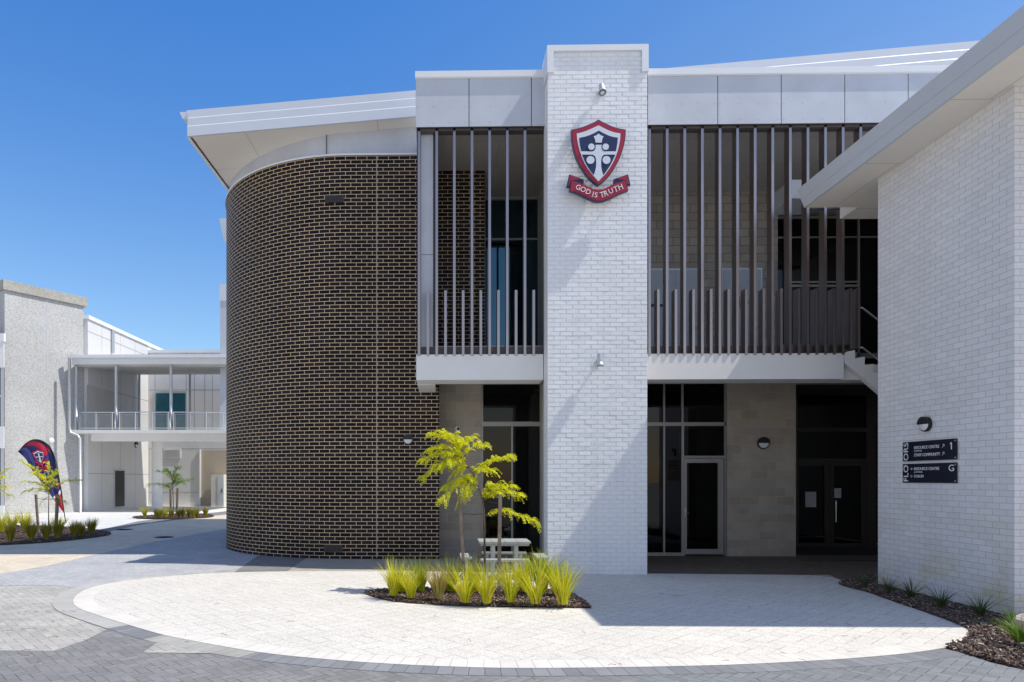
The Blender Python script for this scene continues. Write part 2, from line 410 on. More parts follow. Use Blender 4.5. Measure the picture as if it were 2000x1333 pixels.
# charcoal forecourt paving
sheet("charcoal_paving", gpts([(-400, 1270), (0, 1271.5), (105, 1272), (165, 1252), (225, 1222), (330, 1240), (400, 1255), (280, 1276), (340, 1277), (520, 1280.5), (700, 1297), (1000, 1308), (1400, 1304), (1700, 1287), (1850, 1266), (1940, 1296), (2010, 1311), (2300, 1335), (2300, 1420), (-400, 1420)]), .016, char_pave)
sheet("slate_paving", gpts([(1250, 1310), (1600, 1292), (1850, 1266), (1940, 1296), (2010, 1311), (2300, 1335), (2300, 1420), (1250, 1420)]), .020, slate_pave)
sheet("stone_wedge", gpts([(279, 1276), (325, 1244), (420, 1258), (520, 1276), (560, 1284), (400, 1277.5)]), .024, base_pave)
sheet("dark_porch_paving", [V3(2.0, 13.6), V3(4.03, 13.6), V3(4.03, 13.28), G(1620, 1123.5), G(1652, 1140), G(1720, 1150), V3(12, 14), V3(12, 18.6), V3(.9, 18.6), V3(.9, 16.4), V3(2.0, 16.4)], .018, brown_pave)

def catmull(pts, n=8, closed=True):
    out = []; N = len(pts)
    for i in range(N if closed else N - 1):
        p0, p1, p2, p3 = (pts[(i + k - 1) % N] if closed else pts[max(0, min(N - 1, i + k - 1))] for k in range(4))
        for j in range(n):
            t = j / n
            out.append(.5 * ((2 * p1) + (p2 - p0) * t + (2 * p0 - 5 * p1 + 4 * p2 - p3) * t * t + (3 * p1 - p0 - 3 * p2 + p3) * t ** 3))
    if not closed: out.append(pts[-1])
    return out
OV = [(142, 1178), (149, 1164), (175, 1150), (230, 1137.5), (310, 1128), (400, 1121.5), (480, 1118.5), (600, 1117), (800, 1117.5), (1000, 1119), (1150, 1120.5), (1262, 1121.5), (1420, 1123), (1560, 1124.5), (1625, 1129), (1660, 1143), (1700, 1160), (1750, 1178), (1806, 1197), (1850, 1213), (1885, 1228), (1894, 1238), (1889, 1249), (1870, 1259), (1840, 1268), (1785, 1276.5), (1700, 1285), (1600, 1292), (1400, 1301.5), (1130, 1306.5), (940, 1306), (750, 1298), (600, 1286.5), (500, 1275), (400, 1258), (320, 1242), (250, 1222), (190, 1203), (155, 1190)]
ovp = catmull(gpts(OV), 6)
def strip(name, path, wd, z, m, side=1):
    z *= .3; mb = MB(); u = 0; N = len(path); nr = []
    for i in range(N):
        t = (path[min(i + 1, N - 1)] - path[max(i - 1, 0)]).normalized(); nr.append(Vector((-t.y, t.x, 0)) * side)
    for i in range(N - 1):
        L = (path[i + 1] - path[i]).length
        a, b = path[i], path[i + 1]; c, d = b + nr[i + 1] * wd, a + nr[i] * wd
        q = [a, b, c, d]; uvs = [(u, 0), (u + L, 0), (u + L, wd), (u, wd)]
        if (b - a).cross(c - a).z < 0: q = q[::-1]; uvs = uvs[::-1]
        mb.face([Vector((p.x, p.y, z)) for p in q], uvs); u += L
    return tag(mb.build(name, m), kind="structure")
oval = sheet("oval_paving", ovp, .030, oval_pave)
def seg(i0, i1):   # stretch of the oval outline by index of OV (catmull x6)
    n = len(ovp); i0 *= 6; i1 *= 6
    if i1 < i0: i1 += n
    return [ovp[i % n] for i in range(i0, i1 + 1)]
sd = 1 if mb_area(ovp) < 0 else -1
strip("light_paving_border", seg(36, 4 + 39), .27, .027, band_l, sd)
strip("charcoal_paving_border", seg(35, 36), .27, .0275, band_c, sd)
strip("stone_paving_border", seg(33, 35), .27, .0272, band_t, sd)
strip("slate_paving_border", seg(24, 33), .27, .0278, band_c, sd)
strip("white_paving_border", seg(24, 3 + 39), .30, .0345, band_w, -sd)
strip("white_paving_inlay", [G(x, y) for x, y in ((735, 1173), (800, 1181), (880, 1187), (960, 1190), (1060, 1192), (1153, 1193))], .16, .0345, band_w, -1)

def covers(c, name):
    mb = MB(); mb.lathe(c, (0, 0, 1), [(0, .30), (.012, .30), (.012, .26), (.009, .255), (.009, 0)], 28)
    return mb.build(name, iron_m, loc=c)
tag(covers(G(320, 1050, .003), "drain_cover"), "round grey drain cover set in the shaded paving left of the dark brick wall", "drain cover", "drain covers in the paving")
tag(covers(G(242, 1035, .003), "drain_cover"), "farther round drain cover in the paving, nearer the left planting bed", "drain cover", "drain covers in the paving")

# ------------------------------------------------------------------ main building
B = empty("school_building", (0, 15.8, 0), "two storey school building with curved dark brick wall, white brick pillar and slatted balcony", "building")
YD = 15.8; XC, RC = -2.2, 3.9; YC = YD + RC
ZB = ZP(302, YD)
def arc_wall(r, z0, z1f, a0, a1, n, xend, name, m, uo=0, top=True):
    mb = MB(); pts = []
    for k in range(n + 1):
        a = a0 + (a1 - a0) * k / n
        pts.append((Vector((XC - r * math.sin(a), YC - r * math.cos(a), 0)), XC - RC * a))
    pts.append((Vector((xend, YC - r, 0)), xend))
    last = pts[0][0]; pts.insert(0, (Vector((last.x, YC + 6, 0)), pts[0][1] - (YC + 6 - last.y)))
    for (p, u), (q, v) in zip(pts, pts[1:]):
        zp, zq = (z1f(p), z1f(q)) if callable(z1f) else (z1f, z1f)
        mb.face([(p.x, p.y, z0), (q.x, q.y, z0), (q.x, q.y, zq), (p.x, p.y, zp)], [(u, z0), (v, z0), (v, zq), (u, zp)])
        if top: mb.face([(p.x, p.y, zp), (q.x, q.y, zq), (q.x, YC + 6, zq), (p.x, YC + 6, zp)])
    return mb.build(name, m, B)
XL = XP(858, YD)                       # end of dark wall at ground level
XU = XP(947, YD)                       # end of dark wall on the balcony
ZC = ZP(333, YD)                       # balcony ceiling
ZF = 4.5                               # upper floor level
arc_wall(RC, 0, ZB, R(80), 0, 40, XP(850, YD), "dark_brick_wall", dark_brick)
mb = MB()
mb.box(XP(850, YD), XL, YD, YD + .45, 0, ZC, skip='b').box(XL, XU, YD, YD + .45, 4.2, ZC, skip='l')
mb.build("dark_brick_return", dark_brick, B)
arc_wall(RC + .03, ZB, ZB + .045, R(80), 0, 40, XP(850, YD), "wall_coping", flash_m)
ROOF_Y = 15.42
rl, rr = P(367, 268, ROOF_Y), P(812, 230, ROOF_Y); RS = (rr.z - rl.z) / (rr.x - rl.x) + .002
def zs(x): return rl.z + (x - rl.x) * RS
arc_wall(RC - .05, ZB + .045, lambda p: zs(p.x) + .02, R(78), 0, 40, XP(850, YD), "upper_cladding", panel_m, top=False)
x = XP(637.5, YD + .05); box("cladding_joint", dframe_m, B, x - .008, x + .008, YD + .046, YD + .06, ZB + .05, zs(x))
mb = MB(); a = R(46); c = Vector((XC - (RC - .052) * math.sin(a), YC - (RC - .052) * math.cos(a), 0)); mb.obox(c, (math.cos(a), -math.sin(a), 0), .012, (math.sin(a), math.cos(a), 0), .02, ZB + .05, zs(c.x))
mb.build("cladding_joint", dframe_m, B)
x = XP(735.5, YD); box("control_joint", brown_m, B, x - .009, x + .009, YD - .002, YD + .01, .03, ZB)
for cx_, cy_ in ((653, 388.5), (650.5, 1071.5)):
    v = pbox(cx_ - 18, cx_ + 18, cy_ - 7, cy_ + 7, YD - .012, .03).build("brick_vent", dframe_m, B)
    mb = MB()
    for k in range(4): pbox(cx_ - 16, cx_ + 16, cy_ - 5 + k * 3, cy_ - 4 + k * 3, YD - .02, .01, mb)
    mb.build("vent_grille", black_m, v)
# main skillion roof: soffit, stepped fascia, top sheet
x0, x1 = rl.x, 22
yb = 30
rf = MB()
rf.face([(x0, ROOF_Y, zs(x0)), (x0, yb, zs(x0)), (x1, yb, zs(x1)), (x1, ROOF_Y, zs(x1))])
roof = rf.build("roof", eave_m, B)
mb = MB(); FH = ZP(178, ROOF_Y) - ZP(230, ROOF_Y)
st = [0, .36, .68, 1.0]
for k in range(3):
    y_b = ROOF_Y - .034 + .012 * k; y_t = y_b - .002
    for a_, b_ in ((x0, x1),):
        za, zb = st[k] * FH, st[k + 1] * FH
        lx = x0 - .03 if k == 2 else x0
        mb.face([(x0, y_b, zs(x0) + za), (x1, y_b, zs(x1) + za), (x1, y_t, zs(x1) + zb), (lx, y_t, zs(lx) + zb)])
        mb.face([(x0, y_t, zs(x0) + zb), (x1, y_t, zs(x1) + zb), (x1, y_b + .05, zs(x1) + zb + .002), (x0, y_b + .05, zs(x0) + zb + .002)])
    if k < 2:   # sloping ledge of the board below, catching the sun
        mb.face([(x0, y_t - .0005, zs(x0) + zb), (x1, y_t - .0005, zs(x1) + zb), (x1, y_b + .0115, zs(x1) + zb + .024), (x0, y_b + .0115, zs(x0) + zb + .024)])
mb.face([(x0, ROOF_Y - .03, zs(x0)), (x0, ROOF_Y + .02, zs(x0) - .001), (x1, ROOF_Y + .02, zs(x1) - .001), (x1, ROOF_Y - .03, zs(x1))])
mb.face([(x0, ROOF_Y - .01, zs(x0)), (x0, ROOF_Y - .01, zs(x0) + FH), (x0, yb, zs(x0) + FH), (x0, yb, zs(x0))])
mb.face([(x0, ROOF_Y, zs(x0) + FH), (x1, ROOF_Y, zs(x1) + FH), (x1, yb, zs(x1) + FH), (x0, yb, zs(x0) + FH)])
mb.build("fascia", fascia_m, roof)
g0 = Vector((x0, ROOF_Y + .02, zs(x0) + FH))      # eave gutter along the left edge
mb = MB(); mb.prism([g0 + Vector((-.20, 0, -.02)), g0 + Vector((-.13, 0, -.17)), g0 + Vector((-.002, 0, -.17)), g0 + Vector((-.002, 0, .0)), g0 + Vector((-.06, 0, -.02))], (0, 12, 0)); mb.build("gutter", fascia_m, roof)
box("edge_trim", flash_m, roof, x0 - .02, x0 + .05, ROOF_Y + .03, yb, zs(x0) - .02, zs(x0) - .003)
box("edge_groove", black_m, roof, x0 + .055, x0 + .085, ROOF_Y + .03, yb, zs(x0) - .004, zs(x0) + .02)
# parapet panels
YP = 13.75
zp0, zp1 = ZP(247.5, YP, 900), ZP(149, YP, 900)
box("parapet_backing", dframe_m, B, XP(813, YP) + .01, XP(1070, YP), YP + .02, YP + .30, zp0 + .01, zp1)
box("parapet_backing", dframe_m, B, XP(1265, YP), 12.2, YP + .02, YP + .30, zp0 + .01, zp1)
for seq in ((812, 916, 1038, 1070), (1265, 1402, 1526, 1650, 1774, 1898, 2022)):
    for a_, b_ in zip(seq, seq[1:]):
        xa, xb = XP(a_, YP) + .008, XP(b_, YP) - .008
        mb = MB().box(xa, xb, YP, YP + .018, zp0, zp1 - .004)
        n = max(2, round((xb - xa) / .38) + 1)
        for k in range(n):
            xx = xa + .05 + (xb - xa - .1) * k / (n - 1)
            for zz in (zp0 + .1, zp0 + .42, zp1 - .2):
                mb.lathe((xx, YP - .006, zz), (0, 1, 0), [(0, .006), (.003, .011), (.006, .011)], 6)
        mb.build("parapet_panel", panel_m, B)
zc0, zc1 = ZP(150, YP - .05, 900), ZP(138, YP - .05, 900)
for xa, xb in ((XP(811, YP), XP(1069.5, YP)), (XP(1266, YP), 12.3)):
    MB().box(xa, xb, YP - .045, YP + .40, zc0, zc1).box(xa, xb, YP - .03, YP - .0, zc0 - .015, zc0).build("parapet_cap", flash_m, B)
box("parapet_side", panel_m, B, XP(812, YP), XP(812, YP) + .018, YP + .03, YP + 1.6, zp0, zp1)
box("flat_roof", flash_m, B, XP(813, YP), 12.2, YP + .40, 19.0, zc0 - .4, zc0 - .25)
# balcony ceiling
xE = 12.2
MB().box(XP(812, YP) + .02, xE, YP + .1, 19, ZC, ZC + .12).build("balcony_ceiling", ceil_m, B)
# pillar
px0, px1 = XP(1069.5, 13.3), XP(1264.5, 13.3); PT = ZP(92, 13.3, 1165)
mb = MB().box(px0 + .012, px1 - .012, 13.312, 13.88, 0, PT)
mb.build("pillar_core", [pillar_side], B)
mb = MB(); bw = (px1 - px0) / 8; ch = .0859; rr_ = random.Random(3)
nrow = int(PT / ch)
for r in range(nrow):
    xs = [px0 + bw * i for i in range(9)] if r % 2 == 0 else [px0] + [px0 + bw * (i + .5) for i in range(8)] + [px1]
    for xa, xb in zip(xs, xs[1:]):
        g = .0045; a_, b_ = xa + (g if xa > px0 else 0), xb - (g if xb < px1 else 0); z0, z1 = r * ch + g, (r + 1) * ch - g
        ce = Vector(((a_ + b_) / 2, 13.3, (z0 + z1) / 2)); e = .0055
        M = Matrix.Translation(ce + Vector((0, rr_.uniform(-.0022, .0022), 0))) @ Matrix.Rotation(R(rr_.gauss(0, .55)), 4, 'Z') @ Matrix.Rotation(R(rr_.gauss(.1, .9)), 4, 'X') @ Matrix.Translation(-ce)
        def q(x, y, z): return M @ Vector((x, y, z))
        j = [rr_.uniform(.003, .009) for _ in range(4)]
        fr = [q(a_ + j[0], 13.3, z0 + e), q(b_ - j[1], 13.3, z0 + e), q(b_ - j[2], 13.3, z1 - e), q(a_ + j[3], 13.3, z1 - e)]
        bk = [q(a_, 13.313, z0), q(b_, 13.313, z0), q(b_, 13.313, z1), q(a_, 13.313, z1)]
        mb.face(fr)
        for i in range(4): k = (i + 1) % 4; mb.face([bk[i], bk[k], fr[k], fr[i]])
mb.build("pillar_bricks", pillar_m, B)
box("pillar_joints", mortar_m, B, px0 + .006, px1 - .006, 13.3095, 13.3115, 0, PT - .02)
zt = ZP(87.5, 13.26, 1165); zb1 = ZP(99, 13.26, 1165); zb2 = ZP(140.5, 13.26, 1165); cwid = .115
mb = MB().box(px0 - .012, px1 + .012, 13.255, 13.92, zb1, zt)
mb.box(px0 - .012, px0 + cwid, 13.255, 13.30, zb2, zb1 - .0005).box(px1 - cwid, px1 + .012, 13.255, 13.30, zb2, zb1 - .0005)
mb.box(px0 - .012, px0 + .004, 13.302, 13.92, zb2, zb1 - .0005).box(px1 - .004, px1 + .012, 13.302, 13.92, zb2, zb1 - .0005)
mb.build("pillar_cap", flash_m, B)
xw = XP(1058, 16.5)
box("party_wall", render_m, B, xw + .02, px1 - .03, 13.89, 18.6, 0, ZC)
# slab edge beam
YS = 13.86; sz0, sz1 = ZP(741, YS, 1400), ZP(691, YS, 1400)
xs0, xs1 = XP(813, YS), XP(1648, YS)
mb = MB().box(xs0, px0 - .002, YS, YS + .62, sz0, sz1).box(px1 + .002, xs1, YS, YS + .62, sz0, sz1)
mb.box(xs0, XP(849, YS), YS + .62, YD - .003, sz0 - .01, sz1)
mb.build("balcony_beam", render_m, B)
box("balcony_floor", concr_m, B, xs0 + .02, xs1 + .1, YS + .63, 18.5, 4.15, ZF - .05)
MB().box(xs1 + .1, xE, 15.6, 18.5, 4.15, ZF - .05).build("upper_landing", concr_m, B)
# stair stringer and steps
sp_ = [(1648, 691), (1654, 687.5), (1670, 684), (1670, 700.5), (1689, 697), (1689, 714), (1706, 711), (1706, 728), (1724, 728), (1724, 745), (1742, 745), (1742, 786), (1650, 709)]
mb = MB().prism([P(x, y, YS) for x, y in sp_], (0, .14, 0)); mb.build("stair_stringer", render_m, B)
MB().box(xs1 + .001, 9.6, YS + .145, YS + .62, sz0, ZP(713, YS)).build("landing_beam", render_m, B)
mb = MB()
for k, (xa, ya) in enumerate(((1654, 690), (1670, 701), (1689, 713))):
    p = P(xa, ya, YS + .16); mb.box(p.x + .002, p.x + .2, YS + .15, YS + 1.5, p.z - .03, p.z + .015)
mb.build("stair_tread", concr_m, B)
mb = MB()
for dz in (1.0, .12):
    mb.tube([P(1676, 690, YS + 1.45) + Vector((0, 0, dz)), P(1684, 690, YS + 1.45) + Vector((0, 0, dz)), P(1755, 745, YS + 1.45) + Vector((0, 0, dz))], .022, 8)
mb.build("stair_handrail", chrome_m, B)
# metal side column cladding of the balcony
mb = MB(); ZJ = ZP(497.5, 14.02)
mb.box(XP(822, 14.0), XP(846, 14.0), 14.0, 14.25, ZF - .02, ZJ - .006).box(XP(822, 14.0), XP(846, 14.0), 14.0, 14.25, ZJ + .006, ZC)
mb.build("column_cladding", panel_m, B)
MB().box(XP(813.5, YS), XP(818, YS), YS + .2, YD - .01, ZF, zp0).box(XP(847, 14), XP(850, 14), 14.01, 14.3, ZF - .02, ZC).build("column_edge", dframe_m, B)
# slats
YSL = 13.85
zt_, zs_, zb_ = zp0 + .02, ZP(565, YSL, 1400), ZP(694, YSL, 1400)
def slat(px, top, tall, ybot=None):
    xx = XP(px, YSL); z0 = zb_ if ybot is None else ZP(ybot, YSL)
    o = MB().box(xx - .026, xx + .026, YSL - .01, YSL + .19, z0, top).build("tall_slat" if tall else "short_slat", slat_m, B)
pl = [818.5 + 34.45 * i for i in range(7)]
for p_ in pl: slat(p_, zt_, True)
for p_ in pl[:7]:
    if p_ + 17.2 < 1060: slat(p_ + 17.2, zs_, False)
prt = [1268.5 + 34.35 * i for i in range(12)]
for p_ in prt: slat(p_, zt_, True)
for p_ in prt[:11]: slat(p_ + 17.2, zs_, False)
slat(1662, zs_, False, 685); slat(1677, zs_, False, 682)
for p_ in (1680.7, 1715, 1749.5):
    xx = XP(p_, YSL); MB().box(xx - .026, xx + .026, YSL - .01, YSL + .19, 7.35, zt_).build("tall_slat", slat_m, B)
c0, c1 = ZP(691.5, 13.9, 1400), ZP(674, 13.9, 1400)
for a_, b_ in ((816, 1069), (1266, 1648)):
    mb = MB().box(XP(a_, 14.0), XP(b_, 14.0), 13.99, 14.05, c0 - .01, c1)
    xx = XP(a_, 14.0) + .1
    while xx < XP(b_, 14.0) - .1:
        mb.lathe((xx, 13.975, c0 + (.05 if int(xx * 5) % 2 else .11)), (0, 1, 0), [(0, .008), (.006, .014), (.012, .014)], 8); xx += .178 * 2 / 2
    mb.build("bottom_channel", chan_m, B)
    MB().box(XP(a_, 14.06), XP(b_, 14.06), 14.06, 14.12, c1 - .03, c1 + .025).build("channel_edge", steel_m, B)
    MB().box(XP(a_, 13.9), XP(b_, 13.9) if a_ < 1000 else xE, 13.84, 14.03, zp0 - .035, zp0 + .01).build("top_channel", chan_m, B)
box("slat_bracket", chan_m, B, XP(1584, 13.97), XP(1652, 13.97), 13.96, 14.0, ZP(414, 13.97), ZP(406, 13.97))
pbox(1543, 1608, 351, 388, 14.5, .9).build("ceiling_bulkhead", flash_m, B)

# windows ---------------------------------------------------------------
def frame_bars(Y, d, rects, w=0):
    mb = MB()
    for a_, b_, t_, u_ in rects: pbox(a_, b_, t_, u_, Y, d, mb)
    return mb
def pane(par, rects, Y, m=None, name="pane"):
    mb = MB()
    for a_, b_, t_, u_ in rects:
        p, q = P(a_, u_, Y), P(b_, t_, Y); mb.face([(p.x, Y, p.z), (q.x, Y, p.z), (q.x, Y, q.z), (p.x, Y, q.z)])
    return mb.build(name, m or glass_m, par)
YG = 16.5; YR = 18.5; GB = 1086.2
# ground floor, left bay
box("block_wall", cmu, B, XL - .3, XP(939, YG), YG, YG + .2, 0, 4.2)
W = frame_bars(YG + .05, .1, [(939, 943.5, 740, GB), (1054.5, 1059, 740, GB), (943.5, 1054.5, 740, 749), (943.5, 1054.5, 824, 833), (943.5, 1054.5, 1080, GB), (998.5, 1002, 833, 1080)]).build("window", alu_m, B)
pane(W, [(943, 1055, 748, 825), (943, 1055, 832, 1081)], YG + .09)
pbox(944, 1054, 834, 839, YG + .22, .04).build("roller_blind", blind_m, W)
# ground floor, right bay
W = frame_bars(YG + .05, .1, [(1262, 1415, 740, 750), (1262, 1419, 825, 832.5), (1262, 1338, 1080, GB), (1295.5, 1299, 750, 825), (1295.5, 1299, 832.5, 1080), (1331, 1335, 750, 825), (1331, 1336, 832.5, 1080), (1415, 1419, 750, GB), (1336, 1415, 890.5, 895)]).build("window", alu_m, B)
pane(W, [(1262, 1416, 749, 826), (1262, 1332, 832, 1081), (1335, 1416, 832, 891)], YG + .09)
pbox(1264, 1414, 833.5, 839, YG + .22, .04).build("roller_blind", blind_m, W)
D1 = frame_bars(YG + .03, .06, [(1336.5, 1341.5, 896, 1083), (1402.5, 1413.5, 896, 1083), (1341.5, 1402.5, 896, 904.5), (1341.5, 1402.5, 1073, 1083)]).build("glass_door", alu_m, B)
pane(D1, [(1341, 1403, 904, 1074)], YG + .07)
pbox(1336.8, 1339.5, 994, 1008, YG - .0, .03).build("lock_plate", chrome_m, D1)
MB().tube([P(1338, 1003, YG - .02), P(1338, 1003, YG - .05), P(1345, 1003, YG - .05)], .009, 8).build("door_handle", chrome_m, D1)
box("block_wall", cmu, B, XP(1420, YG), XP(1554.5, YG), YG, YR, 0, 4.2)
# recessed entry
DB = 1069.8
W = frame_bars(YR, .1, [(1545, 1558, 764, DB), (1545, 1700, 736, 764), (1558, 1693, 836, 843.5), (1558, 1693, 896, 903), (1693, 1712, 764, DB)]).build("entry_frame", dframe_m, B)
pane(W, [(1557, 1694, 763, 837), (1557, 1694, 843, 897)], YR + .06)
for a_, b_, c_, d_ in ((1558.2, 1619, 1560.5, 1611), (1620, 1693, 1629, 1682.5)):
    D = frame_bars(YR + .02, .06, [(a_, c_, 903.5, 1069), (d_, b_, 903.5, 1069), (c_, d_, 903.5, 910), (c_, d_, 1061, 1069)]).build("entry_door", dframe_m, B)
    pane(D, [(c_ - .3, d_ + .3, 909.7, 1061.3)], YR + .06)
    if a_ > 1600:
        a0, a1 = P(1633, 978, YR - .05), P(1633, 1020, YR - .05)
        MB().tube([a0, a1], .014, 10).tube([P(1633, 983, YR - .05), P(1633, 983, YR + .02)], .008, 8).tube([P(1633, 1016, YR - .05), P(1633, 1016, YR + .02)], .008, 8).build("pull_handle", chrome_m, D)
        pbox(1629.5, 1643, 954, 973, YR + .045, .004).build("paper_notice", paper_m, D)
    else:
        pbox(1573, 1594, 961, 991, YR + .045, .004).build("paper_notice", paper_m, D)
pbox(1610, 1636, 752, 757, YR - .08, .07).build("door_sensor", black_m, B)
# shell behind: rooms, floors, end walls
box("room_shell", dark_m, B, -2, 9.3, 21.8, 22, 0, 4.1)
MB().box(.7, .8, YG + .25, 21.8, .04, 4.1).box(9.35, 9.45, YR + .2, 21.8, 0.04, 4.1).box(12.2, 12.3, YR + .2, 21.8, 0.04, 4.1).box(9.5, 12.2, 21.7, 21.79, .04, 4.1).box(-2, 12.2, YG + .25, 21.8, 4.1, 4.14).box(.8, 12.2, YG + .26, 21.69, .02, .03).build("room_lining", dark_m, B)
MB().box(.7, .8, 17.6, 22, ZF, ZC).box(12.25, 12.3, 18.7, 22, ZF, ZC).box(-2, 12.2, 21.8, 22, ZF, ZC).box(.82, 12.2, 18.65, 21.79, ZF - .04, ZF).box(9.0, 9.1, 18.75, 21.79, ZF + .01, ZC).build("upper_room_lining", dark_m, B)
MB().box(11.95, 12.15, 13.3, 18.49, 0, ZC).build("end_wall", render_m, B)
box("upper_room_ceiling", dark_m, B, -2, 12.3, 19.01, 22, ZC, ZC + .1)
MB().box(xs1 + .12, 11.94, 14.1 + 1.6, 15.7, 0, .02).build("porch_kerb", concr_m, B)
# desk and screen inside the left window, seen through the glass
MB().box(1.35, 2.2, 17.6, 18.3, .70, .74).box(1.38, 1.42, 17.7, 18.2, .03, .7).box(2.1, 2.14, 17.7, 18.2, .03, .7).build("desk", table_m, B)
# upper floor, left
YU = 17.3
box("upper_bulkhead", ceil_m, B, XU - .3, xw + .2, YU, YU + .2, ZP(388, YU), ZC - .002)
W = frame_bars(YU + .02, .1, [(944, 948, 388, 690), (1055, 1059, 388, 690), (948, 1055, 386, 390.5), (948, 1055, 465, 469), (948, 1055, 680, 690)]).build("window", alu_m, B)
pane(W, [(947, 1056, 389, 466), (947, 1056, 468, 682)], YU + .07, glassb_m)
# upper floor, right
YV = 17.05
box("block_wall", cmu_up, B, px1 - .1, XP(1519, YV), YV, 18.49, ZF - .02, ZC - .002)
zd0, zd1 = ZF, ZP(527, YV)
for n_, (a_, b_) in enumerate(((1268, 1372), (1409, 1488))):
    dp = MB().box(XP(a_, YV), XP(b_, YV), YV - .03, YV + .02, zd0, zd1).build("door_frame", steel_m, B)
    md = (a_ + b_) / 2 if n_ == 0 else b_ - 1.5
    for c_, d_ in (((a_ + 3, 1319), (1320, b_ - 3)) if n_ == 0 else ((a_ + 3, b_ - 3),)):
        lf = MB().box(XP(c_, YV), XP(d_, YV), YV - .045, YV - .031, zd0 + .01, zd1 - .05).build("door_leaf", door_m, dp)
    if n_ == 0:
        pbox(1270, 1298, 594, 599, YV - .07, .02).build("push_plate", navy_m, dp)
    else:
        mb = MB()
        for i, tx in enumerate(("FIRE", "HOSE", "REEL")):
            p = P(1449, 583.5 + i * 7.2, YV - .049)
            mb.text(tx, .125, Matrix.Translation(p) @ Matrix.Rotation(R(90), 4, 'X') @ Matrix.Scale(1.25, 4, (1, 0, 0)), .001)
        mb.build("door_lettering", black_m, dp)
    MB().tube([P(b_ - 8, 640, YV - .05), P(b_ - 8, 640, YV - .09), P(b_ - 15, 640, YV - .09)], .011, 6).build("door_handle", chrome_m, dp)
W = frame_bars(YR + .02, .1, [(1515, 1721, 422, 427), (1515, 1721, 461.5, 465), (1532.5, 1535.5, 427, 700), (1676, 1679.5, 427, 700), (1535, 1676, 549, 553), (1515, 1721, 690, 700), (1599, 1606, 556, 690), (1535, 1599, 556, 561), (1606, 1676, 556, 561)]).build("window", alu_m, B)
pane(W, [(1515, 1721, 424, 692)], YR + .08)
# side wing over the walkway and the rainwater box
WG = MB().box(XP(430, 38), -11.0, 38, 44, 4.55, ZP(558, 38, 430)).build("side_wing", panel_m, B)
MB().box(XP(429, 38), -10.9, 37.95, 44.1, ZP(588, 38, 430), ZP(556, 38, 430)).build("wing_cap", fascia_m, WG)
mb = MB().prism([P(428.5, 427, 21.5), P(446, 427, 21.5), P(446, 478, 21.5), P(440, 474, 21.5), P(436, 466, 21.5)], (0, .5, 0))
mb.build("rainwater_head", fascia_m, B)

# ------------------------------------------------------------------ white brick building at right
WX = 7.55; y1, y0 = 12.0, 9.17
Q = empty("white_brick_building", (WX, y0, 0), "white painted brick building corner with deep flat eave at the right edge", "building")
zsf = 7.07
MB().box(WX, 16, y0, y1, -.02, zsf).build("brick_wall", white_brick, Q)
mb = MB(); ye = 13.24; yf = 7.85; xo = 6.94; ft = .345
mb.box(xo, 17, yf, ye, zsf, zsf + .02); so = mb.build("soffit", eave_m, Q)
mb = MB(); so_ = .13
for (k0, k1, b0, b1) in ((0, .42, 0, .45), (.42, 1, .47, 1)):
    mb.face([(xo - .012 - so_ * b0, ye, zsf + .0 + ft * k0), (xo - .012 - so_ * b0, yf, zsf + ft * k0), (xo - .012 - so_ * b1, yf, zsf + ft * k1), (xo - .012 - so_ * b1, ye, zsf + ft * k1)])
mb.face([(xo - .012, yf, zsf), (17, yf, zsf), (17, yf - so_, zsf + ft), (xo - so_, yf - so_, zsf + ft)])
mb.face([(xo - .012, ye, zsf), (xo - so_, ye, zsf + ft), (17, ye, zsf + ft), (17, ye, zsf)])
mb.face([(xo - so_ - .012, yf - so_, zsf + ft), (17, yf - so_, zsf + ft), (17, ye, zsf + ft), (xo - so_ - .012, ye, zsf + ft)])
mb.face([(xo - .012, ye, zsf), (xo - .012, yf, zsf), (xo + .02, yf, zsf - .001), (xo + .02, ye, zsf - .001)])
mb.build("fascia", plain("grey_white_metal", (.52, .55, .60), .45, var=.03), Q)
MB().box(7.95, 17, ye + .002, 13.835, zsf, zsf + .25).build("gap_closing_soffit", eave_m, Q)  # soffit extension added to close the roof gap against sun on the porch floor

# ------------------------------------------------------------------ crest sign on the pillar
YE = 13.08
def Z(x, y, s=6.6625, ox=1090, oy=220): return (ox + x / s, oy + y / s)
E = empty("school_crest_sign", P(1168, 395, 13.2), "crimson and navy shield crest with cross and motto ribbon on the white pillar", "crest sign")
def layer(pts, y, d, mi, mb): return mb.prism([P(*Z(a, b), y) for a, b in pts], (0, d, 0), mi)
OUT = [(172, 226), (240, 212), (300, 196), (360, 175), (420, 150), (475, 124), (527, 92), (575, 122), (640, 154), (700, 180), (760, 200), (820, 215), (880, 222), (880, 290), (872, 360), (858, 430), (838, 500), (812, 575), (780, 645), (742, 715), (695, 785), (640, 850), (580, 908), (522, 948), (470, 912), (410, 855), (355, 790), (305, 720), (265, 650), (232, 575), (206, 495), (188, 415), (177, 330)]
def shrink(pts, c, k, kx=None):
    return [(c[0] + (a - c[0]) * (kx or k), c[1] + (b - c[1]) * k) for a, b in pts]
INW = [(243, 275), (300, 262), (360, 243), (420, 218), (475, 192), (527, 168), (580, 196), (640, 226), (700, 250), (755, 265), (812, 273), (808, 345), (796, 420), (776, 500), (748, 580), (712, 655), (668, 730), (612, 805), (525, 898), (448, 812), (396, 745), (350, 672), (312, 590), (284, 510), (262, 425), (248, 345)]
NAV = [(277, 330), (340, 318), (400, 300), (465, 272), (530, 236), (595, 272), (660, 302), (720, 320), (778, 328), (772, 400), (760, 470), (742, 550), (712, 625), (672, 700), (628, 765), (588, 818), (464, 818), (424, 765), (380, 698), (342, 625), (312, 545), (294, 470), (282, 400)]
mb = MB()
